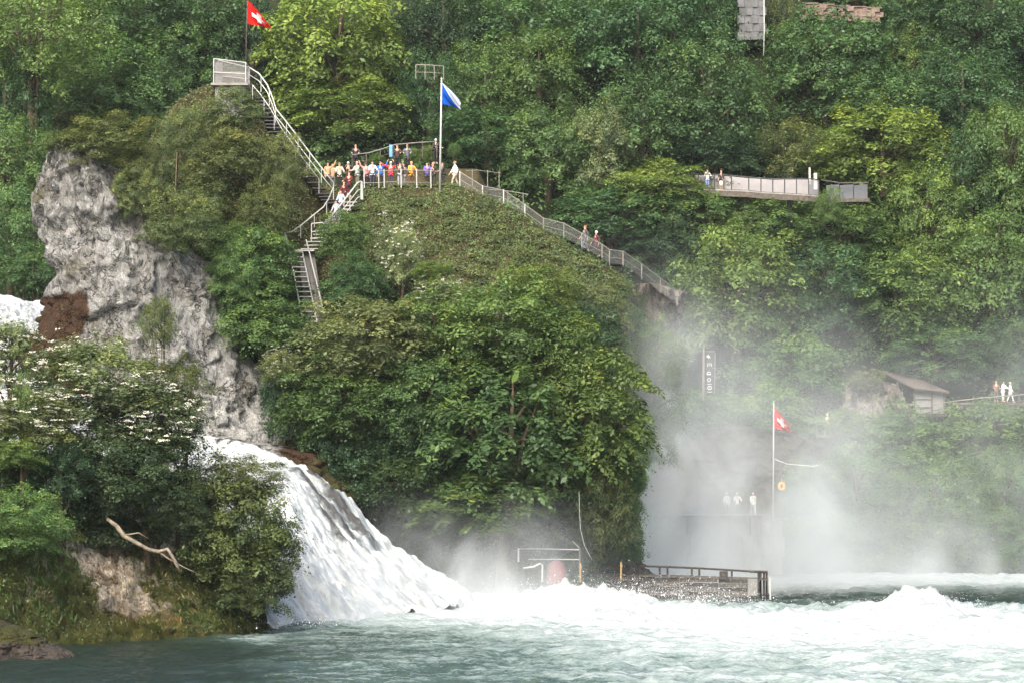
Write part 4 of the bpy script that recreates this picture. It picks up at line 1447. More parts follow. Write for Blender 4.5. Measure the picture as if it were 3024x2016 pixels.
st = thing('summit_stair', 'steep stair with a white handrail climbing from the saddle to the lookout', 'stairs', P(880, 470, 183))
line = [(733, 198, 183), (765, 218, 182.6), (790, 252, 182), (805, 290, 181.8), (815, 322, 181.6), (850, 366, 181.4), (920, 458, 181.2), (962, 512, 181), (985, 540, 181)]
rail_run(st, line, 9, .9, M['whitesteel'], M['steel'], .05, (.55,), .03)
line2 = [(752, 248, 181.4), (775, 275, 181.2), (805, 318, 181), (835, 372, 180.8), (905, 470, 180.6), (948, 525, 180.5)]
rail_run(st, [(x - 6, y + 4, d) for x, y, d in line2], 7, .8, M['steel'], M['steel'], .03, (), .025)
for k in range(26):
    f = k / 25
    q = np.array(line)
    i = f * (len(line) - 1)
    i0 = min(int(i), len(line) - 2)
    c = q[i0] + (q[i0 + 1] - q[i0]) * (i - i0)
    p = P(c[0], c[1], c[2])
    world_part(st, MB().box((p.x - .3, p.y + 1.7, p.z - 1.2), (.9, .7, .08)), 'tread', M['darksteel'])

lf = thing('lower_stair', 'ladder-like steel stair with bright treads descending below the landing', 'stairs', P(900, 945, 177))
TOPL, BOTL, TOPR, BOTR = (856, 745, 179.4), (894, 947, 177.2), (893, 745, 179.4), (937, 952, 177.2)
world_part(lf, MB().tube(pl([(841, 690, 179.8), (849, 715, 179.7), TOPL, BOTL]), .05, 6), 'stringer', M['whitesteel'])
world_part(lf, MB().tube(pl([(890, 735, 179.5), TOPR, BOTR]), .045, 6), 'stringer', M['steel'])
world_part(lf, MB().tube(pl([(904, 708, 179.2), (917, 760, 178.9), (940, 855, 178), (958, 932, 177.4)]), .045, 6), 'handrail', M['whitesteel'])
world_part(lf, MB().tube(pl([(912, 765, 179), (934, 858, 178.1), (950, 940, 177.5)]), .03, 6), 'mid_rail', M['wood'])
for k in range(15):
    f = k / 14
    a, b = P(*[TOPL[i] + (BOTL[i] - TOPL[i]) * f for i in range(3)]), P(*[TOPR[i] + (BOTR[i] - TOPR[i]) * f for i in range(3)])
    c = (a + b) / 2
    world_part(lf, MB().box((c.x, c.y, c.z), ((b - a).length, .22, .05)), 'tread', M['whitesteel'])
world_part(lf, MB().quad(P(880, 735, 179.9), P(925, 735, 180), P(962, 955, 178), P(905, 955, 178), .05), 'back_plate', M['darksteel'])

mf = thing('landing_stair', 'stair flight with white rails between the saddle and the railed landing', 'stairs', P(930, 700, 180))
rail_run(mf, [(985, 552, 180.6), (970, 590, 180.4), (955, 612, 180.2), (925, 636, 180), (890, 665, 179.8), (862, 685, 179.8), (841, 688, 179.8)], 5, .7, M['whitesteel'], M['steel'], .045, (), .025)
rail_run(mf, [(1066, 536, 181.2), (1056, 540, 181), (1010, 600, 180.2), (964, 657, 179.4), (920, 661, 179.2)], 5, 1.05, M['whitesteel'], M['whitesteel'], .05, (.5, .95), .035)
world_part(mf, MB().tube(pl([(1068, 536, 181.2), (1070, 590, 181.2)]), .07, 6), 'corner_post', M['whitesteel'])
for k in range(14):
    f = k / 13
    p = P(1030 - 115 * f, 598 + 138 * f, 181.6 - 1.6 * f)
    world_part(mf, MB().box((p.x, p.y, p.z), (1.1, .5, .05)), 'tread', M['steel'])
p = P(885, 742, 179.9)
world_part(mf, MB().box((p.x, p.y, p.z), (2.0, 1.2, .08)), 'landing_deck', M['steel'])

# ------------------------------------------------------------------ fences on the saddle and along the path
sf = thing('saddle_fence', 'pale post and rail fence along the front of the crowded saddle', 'fence', P(1180, 553, 183))
prev = None
for k, (x, yt) in enumerate([(1075, 497), (1118, 503), (1134, 500), (1184, 497), (1230, 500), (1272, 503)]):
    world_part(sf, MB().tube(pl([(x, yt, 183.6), (x + 1, 556, 183.6)]), .04, 6), 'post', M['whitesteel'] if k % 2 else M['steel'])
world_part(sf, MB().tube(pl([(1070, 540, 183.6), (1100, 541, 183.6), (1150, 538, 183.6), (1275, 540, 183.6)]), .028, 6), 'lower_rail', M['rail'], True)
world_part(sf, MB().tube(pl([(1070, 503, 183.6), (1130, 505, 183.6), (1190, 502, 183.6), (1290, 506, 183.6)]), .028, 6), 'top_rail', M['rail'], True)

pf = thing('path_fence', 'post and rail fence running down the sloping path to the right', 'fence', P(1600, 670, 184.6))
PFL = [(1358, 508, 184), (1425, 550, 184), (1487, 562, 184.2), (1550, 605, 184.4), (1605, 645, 184.7), (1665, 660, 185), (1718, 690, 185.2), (1778, 722, 185.6), (1800, 738, 185.8), (1840, 743, 186.4), (1895, 780, 187.5), (1950, 822, 189.5), (2000, 858, 190)]
world_part(pf, MB().tube(pl(PFL), .035, 6), 'top_rail', M['rail'], True)
world_part(pf, MB().tube(pl([(x, y + 22, d) for x, y, d in PFL]), .022, 6), 'mid_rail', M['rail'], True)
for (x, y, d) in PFL:
    world_part(pf, MB().tube(pl([(x, y - 2, d), (x, y + 46, d)]), .045, 6), 'post', M['whitesteel'] if x < 1600 else M['rail'])
for i in range(len(PFL) - 1):
    a, b = P(*PFL[i]), P(*PFL[i + 1])
    h = Vector((0, 0, .9))
    world_part(pf, MB().quad(a - h, b - h, b - Vector((0, 0, .05)), a - Vector((0, 0, .05)), .008), 'mesh_panel', M['mesh'])
bf = thing('bank_fence', 'thin wire fence on the brown bank behind the path', 'fence', P(1450, 560, 188))
BFL = [(1375, 506, 189), (1410, 503, 189), (1480, 512, 189.2), (1478, 560, 188), (1545, 572, 188)]
world_part(bf, MB().tube(pl(BFL[:3]), .02, 5), 'wire', M['rail'])
world_part(bf, MB().tube(pl([(1440, 560, 188), (1490, 563, 188), (1560, 575, 188)]), .03, 5), 'rail', M['rail'])
for x, y in ((1395, 500), (1440, 503), (1474, 506), (1500, 565), (1545, 570)):
    world_part(bf, MB().tube(pl([(x, y, 188.6), (x, y + 50, 188.6)]), .03, 5), 'post', M['rail'])
# path surface
PP = [(x, y + 44, d) for x, y, d in PFL]
V = []
for x, y, d in PP:
    a = P(x, y, d)
    V += [(a.x, a.y - .1, a.z + .05), (a.x + .3, a.y + 2.1, a.z + .08)]
pth = obj('path', np_mesh('path', V, [(2 * i, 2 * i + 2, 2 * i + 3, 2 * i + 1) for i in range(len(PP) - 1)]), M['path'])
struct(pth, 'grey gravel path sloping down behind its fence')
a, b = P(960, 552, 184.2), P(1362, 549, 184.2)
pz = obj('saddle_terrace', np_mesh('saddle_terrace', [(a.x, a.y, a.z + .08), (b.x, b.y, a.z + .08), (b.x, b.y + 4.9, a.z + .1), (a.x, a.y + 4.9, a.z + .1)], [(0, 1, 2, 3)]), M['path'])
struct(pz, 'flat gravelled saddle where the visitors stand')
SADDLE_Z = a.z + .09

ub = thing('upper_railing', 'dark railing on the higher terrace behind the crowd', 'railing', P(1200, 480, 191))
rail_run(ub, [(1040, 458, 190.6), (1090, 452, 190.7), (1130, 440, 190.8), (1165, 428, 191), (1230, 422, 191), (1290, 418, 191)], 7, 1.0, M['rail'], M['wood'], .04, (.5,), .04)
world_part(ub, MB().box(tuple(P(1154, 446, 190.6)), (.22, .06, .85)), 'blue_sign', simple('blue_sign', (.12, .3, .6), .6))
hb = thing('high_railing', 'short pale railing high on the slope above the blue flag', 'railing', P(1270, 195, 225))
rail_run(hb, [(1228, 192, 222), (1265, 193, 222), (1310, 196, 222)], 4, 1.0, M['rail'], M['rail'], .05, (.6,), .04)

# ------------------------------------------------------------------ walkway on the hillside
wk = thing('hillside_walkway', 'curved walkway with pale grey panels crossing the wooded slope', 'walkway', P(2200, 590, 243))
WP = [(2012, 515, 556, 244.5), (2062, 517, 557, 244), (2110, 518, 558, 243.5), (2160, 521, 560, 243), (2211, 526, 562, 242.5), (2247, 528, 566, 242.2), (2282, 531, 568, 242), (2317, 530, 570, 241.8), (2352, 530, 572, 241.6), (2388, 530, 574, 241.5), (2418, 533, 577, 241.8)]
for i in range(len(WP) - 1):
    a, b = WP[i], WP[i + 1]
    world_part(wk, MB().quad(P(a[0] + 1, a[2], a[3] + 1.3), P(b[0] - 1, b[2], b[3] + 1.3), P(b[0] - 1, b[1] + 1, b[3] + 1.3), P(a[0] + 1, a[1] + 1, a[3] + 1.3), .03), 'panel', M['panel'])
for a in WP:
    world_part(wk, MB().tube([tuple(P(a[0], a[1] - 2, a[3])), tuple(P(a[0], a[2] + 20, a[3]))], .055, 6), 'post', M['darksteel'])
world_part(wk, MB().tube([tuple(P(a[0], a[1] - 2, a[3])) for a in WP], .045, 6), 'handrail', M['darksteel'], True)
for i in range(len(WP) - 1):
    a, b = WP[i], WP[i + 1]
    qa, qb = P(a[0], a[2] + 3, a[3] - .1), P(b[0], b[2] + 3, b[3] - .1)
    qc, qd = qb + Vector((0, 1.6, 0)), qa + Vector((0, 1.6, 0))
    world_part(wk, MB().quad(qa, qb, qc, qd, .12), 'deck', M['concrete'])
    world_part(wk, MB().quad(qa - Vector((0, 0, .55)), qb - Vector((0, 0, .55)), qb - Vector((0, 0, .08)), qa - Vector((0, 0, .08)), .15), 'edge_beam', M['wood'])
for x, y, d in ((2040, 575, 244.8), (2200, 580, 243.6), (2330, 590, 242.8)):
    p = P(x, y, d)
    world_part(wk, MB().tube([tuple(p), (p.x, p.y + .2, p.z - 5)], .16, 8), 'support', M['darksteel'])
for x, yt, yb in ((2391, 495, 545), (2408, 512, 560)):
    world_part(wk, MB().box(tuple(P(x, (yt + yb) / 2, 241.9)), (.16 if x < 2400 else .3, .12, (yb - yt) * 241.9 / F)), 'white_post', M['whitesteel'])
dk = thing('dark_walkway', 'short slate-coloured walkway section right of the pale panels', 'walkway', P(2515, 600, 242))
for x0, x1 in ((2440, 2478), (2480, 2520), (2522, 2562)):
    world_part(dk, MB().quad(P(x0, 588, 242.6), P(x1, 586, 242.6), P(x1, 545, 242.6), P(x0, 548, 242.6), .04), 'panel', M['darkpanel'])
world_part(dk, MB().tube(pl([(2425, 532, 242), (2480, 541, 242), (2565, 540, 242)]), .06, 6), 'handrail', M['wood'])
world_part(dk, MB().quad(P(2436, 600, 241.6), P(2566, 598, 241.6), P(2566, 588, 241.6), P(2436, 590, 241.6), 1.2), 'deck', M['wood'])

# ------------------------------------------------------------------ wooden shelter
DH = 233.0
sh = thing('wooden_shelter', 'small wooden shelter with a sloping dark roof on the right bank', 'shelter', P(2720, 1216, DH))
for x, yt in ((2650, 1128), (2700, 1146), (2752, 1148), (2788, 1152)):
    world_part(sh, MB().box(tuple((P(x, yt, DH) + P(x, 1222, DH)) / 2), (.14, .14, (1222 - yt) * DH / F)), 'post', M['wood'])
for x in (2650, 2788):
    world_part(sh, MB().box(tuple((P(x, 1120, DH + 3.4) + P(x, 1222, DH + 3.4)) / 2), (.14, .14, 100 * DH / F)), 'post', M['darkwood'])
A_, B_, C_, D_ = P(2606, 1096, DH + 3.6), P(2690, 1108, DH + 3.8), P(2804, 1157, DH - .5), P(2700, 1146, DH - .6)
rf_ = world_part(sh, MB().quad(A_.lerp(B_, .02) - Vector((0, 0, .1)), A_.lerp(B_, .98) - Vector((0, 0, .1)), D_.lerp(C_, .98) - Vector((0, 0, .1)), D_.lerp(C_, .02) - Vector((0, 0, .1)), .06), 'roof', M['wood'])
for k in range(8):
    f0, f1 = k / 8, (k + 1) / 8 - .012
    a, b = A_.lerp(B_, f0), A_.lerp(B_, f1)
    d, c = D_.lerp(C_, f0), D_.lerp(C_, f1)
    MB().quad(a, b, c, d, .1).build('roof_board', M['roof'], rf_)
world_part(sh, MB().tube([tuple(D_), tuple(C_)], .06, 6), 'roof_edge', M['wood'])
world_part(sh, MB().quad(P(2702, 1220, DH + .1), P(2750, 1220, DH + .1), P(2750, 1150, DH + .1), P(2702, 1150, DH + .1), .05), 'wall_panel', M['greyboard'])
world_part(sh, MB().quad(P(2754, 1220, DH + .1), P(2786, 1220, DH + .1), P(2786, 1154, DH + .1), P(2754, 1150, DH + .1), .05), 'wall_panel', M['greyboard'])
for y in (1175, 1199):
    world_part(sh, MB().box(tuple(P(2726, y, DH - .05)), (1.35, .06, .09)), 'rail', M['rail'])
world_part(sh, MB().box(tuple(P(2672, 1193, DH - .1)), (1.5, .08, .12)), 'balustrade', M['rail'])
for x in (2662, 2680):
    world_part(sh, MB().box(tuple(P(x, 1208, DH - .05)), (.06, .06, .75)), 'baluster', M['rail'])
world_part(sh, MB().quad(P(2645, 1225, DH + 3.4), P(2790, 1225, DH + 3.4), P(2790, 1120, DH + 3.4), P(2640, 1105, DH + 3.4), .08), 'back_wall', M['darkwood'])
p = P(2718, 1226, DH)
world_part(sh, MB().box((p.x, p.y + 1.7, p.z), (4.4, 3.8, .15)), 'floor', M['wood'])
hr = thing('terrace_railing', 'long pale rail slanting up to the right from the shelter', 'railing', P(2880, 1200, 231))
rail_run(hr, [(2752, 1193, 232), (2830, 1182, 231.6), (2900, 1174, 231.2), (2970, 1168, 231), (3060, 1160, 231)], 7, .9, M['rail'], M['wood'], .05, (.6,), .05)
h2 = thing('ramp_railing', 'thin rail slanting across the tan rock left of the shelter', 'railing', P(2520, 1250, 229))
rail_run(h2, [(2486, 1256, 229), (2530, 1240, 229), (2556, 1226, 229.4)], 3, .8, M['rail'], M['rail'], .04, (), .04)

# ------------------------------------------------------------------ vertical sign
sg = thing('vertical_sign', 'tall narrow black board with white characters on a brown post', 'sign', P(2080, 1180, 212))
DS = 205.0
sg.location = P(2078, 1175, DS)
world_part(sg, MB().tube(pl([(2078, 1022, DS), (2078, 1040, DS), (2077, 1180, DS)]), [.03, .1, .1], 8), 'post', simple('brown_post', (.2, .17, .15), .8))
world_part(sg, MB().quad(P(2086, 1166, DS), P(2114, 1166, DS), P(2112, 1038, DS), P(2085, 1038, DS), .06), 'board', M['board'])
world_part(sg, MB().tube(pl([(2086, 1037, DS - .1), (2108, 1037, DS - .1), (2112, 1042, DS - .1), (2111, 1120, DS - .1), (2110, 1162, DS - .1)]), .035, 6), 'frame', M['rail'])


def glyph(strokes, r=.03):
    m = MB()
    for q in strokes:
        m.tube(pl([(x, y, DS - .07) for x, y in q]), r, 5)
    world_part(sg, m, 'character', M['white'])


def oval(cx, cy, a, b, n=14):
    return [(cx + a * math.cos(2 * math.pi * k / n), cy + b * math.sin(2 * math.pi * k / n)) for k in range(n + 1)]


glyph([[(2087, 1054), (2091, 1047), (2097, 1056)], [(2089, 1053), (2096, 1053)], [(2092, 1050), (2093, 1058)]])
glyph([[(2090, 1072), (2090, 1082)], [(2092, 1073), (2101, 1073), (2101, 1082)], [(2094, 1078), (2098, 1078)]], .022)
glyph([oval(2093.5, 1101, 5, 4), [(2088, 1101), (2088, 1105), (2100, 1105)]])
glyph([oval(2094, 1121, 4.5, 5)], .028)
glyph([[(2088, 1133), (2102, 1133)]], .022)
glyph([oval(2095.5, 1144, 6, 5), [(2094, 1144), (2097, 1144)]], .034)
glyph([[(2089, 1155), (2093, 1157), (2103, 1156)]], .026)
for y in (1086, 1110):
    world_part(sg, MB().tube(pl([(2103, y, DS - .09), (2111, y, DS - .09)]), .025, 5), 'bracket', M['rail'])

# ------------------------------------------------------------------ quay by the right flag
a, b = P(2030, 1522, 210), P(2310, 1522, 210)
L = b.x - a.x
qv = thing('quay_wall', 'grey stone quay in the spray below the right flagpole', 'wall', ((a.x + b.x) / 2, 210, 0))
nb = 9
for row in range(3):
    for k in range(nb):
        w_ = L / nb
        world_part(qv, MB().box((a.x + (k + .5 + .25 * (row % 2)) * w_, 210.6 + .09 * ((k * 7 + row) % 3), a.z - .75 - row * 1.5), (w_ - .03, 1.2, 1.47)), 'stone', M['quaystone'])
qt = MB().box(((a.x + b.x) / 2, 214, a.z - .06), (L + .5, 8, .14)).build('quay_top', M['path'])
struct(qt, 'flat quay top in the spray')
rb = thing('rope_boom', 'pale sagging boom reaching right from the misty flagpole', 'boom', P(2350, 1365, 209))
world_part(rb, MB().tube(pl([(2287, 1354, 209), (2305, 1362, 209), (2325, 1369, 209), (2365, 1373, 209), (2400, 1376, 209), (2418, 1372, 209)]), .05, 6), 'boom_tube', M['whitesteel'], True)
world_part(rb, MB().tube(pl([(2316, 1366, 209), (2308, 1382, 209), (2308, 1420, 209)]), .018, 5), 'hanger', M['rail'])
lb = thing('orange_lifebuoy', 'orange lifebuoy hanging beside the misty flagpole', 'lifebuoy', P(2308, 1435, 208.8))
me = bpy.data.meshes.new('ring')
bm = bmesh.new()
for i in range(24):
    for j in range(10):
        t_, q_ = 2 * math.pi * i / 24, 2 * math.pi * j / 10
        bm.verts.new(((.2 + .1 * math.cos(q_)) * math.cos(t_), .09 * math.sin(q_), (.24 + .1 * math.cos(q_)) * math.sin(t_)))
bm.verts.ensure_lookup_table()
for i in range(24):
    for j in range(10):
        bm.faces.new([bm.verts[k] for k in (i * 10 + j, ((i + 1) % 24) * 10 + j, ((i + 1) % 24) * 10 + (j + 1) % 10, i * 10 + (j + 1) % 10)])
bm.to_mesh(me)
bm.free()
obj('ring', me, M['orange'], lb)
MB().tube([(0, 0, .34), (0, 0, .62)], .025, 6).build('hook', M['orange'], lb)

# ------------------------------------------------------------------ jetty
jt = thing('jetty', 'dark weathered jetty with a long rail jutting right from the islet tip', 'jetty', P(2060, 1780, 171))
DJ = 171.0
JT = [(1860, 1688), (1960, 1690), (2060, 1697), (2160, 1706), (2256, 1706)]
for k in range(6):                                  # plank courses along the side, laid in lengths
    for q in range(4):
        x0, x1 = 1780 + q * 114, 1780 + (q + 1) * 114 - 1.5
        yt = 1702 + (q * 2) + k * 13
        if q == 3 and k > 4:
            continue
        a, b = P(x0, yt + 11.5, DJ), P(min(x1, 2214), yt + 12.5, DJ)
        c, d = P(min(x1, 2214), yt + .5, DJ), P(x0, yt, DJ)
        off = Vector((0, .06 * ((k + q) % 3), 0))
        world_part(jt, MB().quad(a + off, b + off, c + off, d + off, .16), 'side_plank', M['darkwood'] if (k + q) % 2 else M['wood'])
for k in range(26):
    x0 = 1640 + k * 24
    y0 = 1694 + max(0, k - 6) * .75
    p = P(x0 + 12, y0, DJ + 1.2)
    world_part(jt, MB().box((p.x, p.y, p.z), (.47, 2.6, .08)), 'deck_plank', M['wood'])
RL = [(1888, 1670), (1960, 1672), (2060, 1676), (2160, 1682), (2262, 1688)]
world_part(jt, MB().tube([tuple(P(x, y, DJ)) for x, y in RL], .07, 6), 'handrail', M['darkwood'])
world_part(jt, MB().tube([tuple(P(x, y, DJ + 2.4)) for x, y in RL], .06, 6), 'handrail', M['darkwood'])
for x, y in ((1890, 1670), (1947, 1672), (1970, 1672), (2042, 1675), (2064, 1676), (2160, 1682), (2240, 1687)):
    world_part(jt, MB().box(tuple((P(x, y, DJ) + P(x + 2, y + 22, DJ)) / 2), (.12, .12, 24 * DJ / F)), 'rail_post', M['darkwood'])
world_part(jt, MB().box(tuple(P(2137, 1697, DJ - .2)), (.5, .35, .5)), 'mooring_box', M['darkwood'])
world_part(jt, MB().box(tuple(P(2222, 1732, DJ - .1)), (.6, .2, 1.05)), 'end_panel', M['greyboard'])
for x, y0, y1, d in ((2240, 1688, 1786, DJ - .1), (2256, 1690, 1784, DJ + .1), (2264, 1688, 1770, DJ + 2.4), (2246, 1690, 1770, DJ + 2.4)):
    world_part(jt, MB().tube([tuple(P(x, y0, d)), tuple(P(x, y1, d))], .075, 6), 'end_post', M['darkwood'])
world_part(jt, MB().tube([tuple(P(2274, 1702, DJ)), tuple(P(2275, 1776, DJ))], .06, 6), 'fender_pole', M['steel'])
world_part(jt, MB().tube([tuple(P(2256, 1754, DJ)), tuple(P(2275, 1755, DJ))], .05, 6), 'brace', M['darkwood'])
world_part(jt, MB().box(tuple(P(2190, 1774, DJ + .6)), (2.5, 1.8, .34)), 'float', M['darkwood'])
world_part(jt, MB().tube([tuple(P(2215, 1686, DJ - .05)), tuple(P(2266, 1687, DJ + .3))], .09, 6), 'end_cap_rail', M['wood'])
ld = thing('landing_fence', 'pale rail fence in the spray at the foot of the islet', 'fence', P(1620, 1690, 168))
DL = 167.5
world_part(ld, MB().tube(pl([(1531, 1617, DL), (1531, 1658, DL)]), .06, 6), 'white_post', M['white'])
world_part(ld, MB().tube(pl([(1531, 1619, DL), (1600, 1619, DL), (1712, 1622, DL)]), .035, 6), 'top_rail', M['whitesteel'])
world_part(ld, MB().tube(pl([(1560, 1650, DL), (1640, 1650, DL), (1712, 1651, DL)]), .035, 6), 'lower_rail', M['whitesteel'])
world_part(ld, MB().tube(pl([(1712, 1615, DL), (1712, 1690, DL)]), .06, 6), 'post', M['wood'])
world_part(ld, MB().tube(pl([(1690, 1596, DL), (1712, 1617, DL)]), .04, 6), 'strut', M['rail'])
gt = thing('landing_gate', 'grey bent tubular gate frame beside the red cover', 'gate', P(1600, 1715, 166))
world_part(gt, MB().tube(pl([(1545, 1676, 166), (1575, 1672, 166), (1596, 1662, 166), (1602, 1668, 166), (1601, 1716, 166)]), .06, 6), 'frame', M['steel'])
world_part(gt, MB().tube(pl([(1546, 1676, 166), (1546, 1716, 166)]), .05, 6), 'post', M['wood'])
rc = loft('red_cover', [(1662, 1624, 1660), (1668, 1618, 1666), (1680, 1615, 1668), (1705, 1612, 1672), (1720, 1611, 1673)], lambda y: 166.6, lambda y: 1.3, M['red'], 24, 40, .05, 130)
tag(rc, 'rounded red cover standing in the spray beside the landing fence', 'cover')
for i, (x, yt, yb) in enumerate(((1714, 1662, 1706), (1834, 1658, 1700))):
    o = MB().tube(pl([(x, yb + 12, 166), (x, yt + 16, 166), (x + 1, yt + 15, 166), (x, yt, 166)]), [.06, .055, .09, .05], 6).build('mooring_post', M['yellow'])
    tag(o, ('ochre mooring post right beside the landing fence', 'ochre mooring post in front of the islet tip')[i], 'post', 'ochre mooring posts')
b2 = loft('tip_rock', [(1640, 1700, 1860), (1660, 1680, 1890), (1690, 1600, 1915), (1730, 1520, 1920), (1800, 1500, 1930)], lambda y: 171.6, lambda y: 9, M['wetrock'], 50, 90, .5, 141)
tag(b2, 'dark wet rock forming the islet tip behind the jetty', 'rock')
vn = MB().tube(pl([(1710, 1448, 166.2), (1711, 1500, 166), (1714, 1560, 165.9), (1726, 1610, 165.9), (1742, 1640, 166), (1748, 1650, 166)]), .014, 5).build('hanging_vine', M['whitesteel'], None, True)
tag(vn, 'thin pale vine hanging in front of the islet tip trunk', 'vine')

# ------------------------------------------------------------------ castle remains at the top edge
tw = thing('stone_tower', 'weathered grey tower wall cut off by the top edge', 'tower', P(2210, 80, 259))
for k in range(8):
    for q in range(4):
        x = 2182 + q * 20 + (5 if k % 2 else 0)
        world_part(tw, MB().box(tuple(P(x + 4, 110 - k * 24, 259.3 + .12 * ((q + k) % 2))), (.63, 1.6, .75)), 'stone', M['plaster'])
world_part(tw, MB().box(tuple(P(2216, 40, 261)), (2.4, 2.6, 6.6)), 'core', M['plaster'])
cw = thing('castle_wall', 'low brown masonry wall at the top edge right of the tower', 'wall', P(2475, 60, 258))
for row in range(3):
    for q in range(9):
        x = 2368 + q * 25.5 + (11 if row % 2 else 0)
        world_part(cw, MB().box(tuple(P(x + 12, 54 - row * 15 + q * .9, 257.5 + .08 * ((q * 5 + row) % 3))), (.79, .9, .46)), 'stone', M['brownwall'])
for q in range(5):
    world_part(cw, MB().box(tuple(P(2392 + q * 47, 13 + q * 3.4, 257.6)), (1.48, 1.1, .1)), 'coping', M['brownwall'])
hs = thing('white_house', 'sliver of a white house above the brown wall', 'house', P(2380, 4, 266))
world_part(hs, MB().box(tuple(P(2380, -60, 267)), (1.3, 2, 4.2)), 'wall', M['white'])
world_part(hs, MB().box(tuple(P(2430, -60, 267.2)), (1.9, 2, 4.2)), 'wall', M['darkwood'])
pp_ = MB().tube(pl([(2256, -40, 244), (2257, 90, 244), (2255, 165, 244)]), [.04, .05, .055], 7).build('pale_mast', M['whitesteel'], None, True)
tag(pp_, 'pale thin mast rising past the right side of the old tower', 'mast')

# ------------------------------------------------------------------ dead branch on the foreground islet
db = MB()
bp = [(318, 1532, 131.5), (345, 1552, 131.2), (365, 1580, 131), (400, 1600, 131), (440, 1622, 131), (470, 1628, 131), (495, 1620, 130.8), (508, 1640, 130.7), (520, 1662, 130.7), (531, 1688, 130.7)]
db.tube(pl(bp), [.09, .11, .12, .1, .09, .1, .085, .075, .09, .03], 8)
db.tube(pl([(470, 1628, 131), (500, 1650, 130.9), (540, 1672, 130.9), (600, 1700, 130.9)]), [.06, .04, .025, .01], 6)
db.tube(pl([(365, 1580, 131), (410, 1572, 130.8), (440, 1590, 130.8)]), [.06, .03, .01], 6)
d_ = db.build('dead_branch', M['deadwood'], None, True)
tag(d_, 'bare pale dead branch lying over the foreground rock', 'branch')

# ------------------------------------------------------------------ people
def skinned(name, verts, edges, radii, root=0, sub=1, scale_x=None):
    me = bpy.data.meshes.new(name)
    bm = bmesh.new()
    lay = bm.verts.layers.skin.verify()
    vs_ = []
    for i, v in enumerate(verts):
        b = bm.verts.new(v)
        r_ = radii[i]
        b[lay].radius = r_ if isinstance(r_, tuple) else (r_, r_)
        b[lay].use_root = (i == root)
        vs_.append(b)
    for a, b in edges:
        bm.edges.new((vs_[a], vs_[b]))
    bm.to_mesh(me)
    bm.free()
    o = bpy.data.objects.new(name, me)
    C.objects.link(o)
    o.modifiers.new('skin', 'SKIN').use_smooth_shade = True
    m = o.modifiers.new('sub', 'SUBSURF')
    m.levels = m.render_levels = sub
    dg = bpy.context.evaluated_depsgraph_get()
    out = bpy.data.meshes.new_from_object(o.evaluated_get(dg))
    bpy.data.objects.remove(o)
    out.name = name
    return out


class Skel:
    def __init__(s):
        s.v, s.e, s.r = [], [], []

    def add(s, p, r, frm=None):
        s.v.append(tuple(p))
        s.r.append(r)
        if frm is not None:
            s.e.append((frm, len(s.v) - 1))
        return len(s.v) - 1


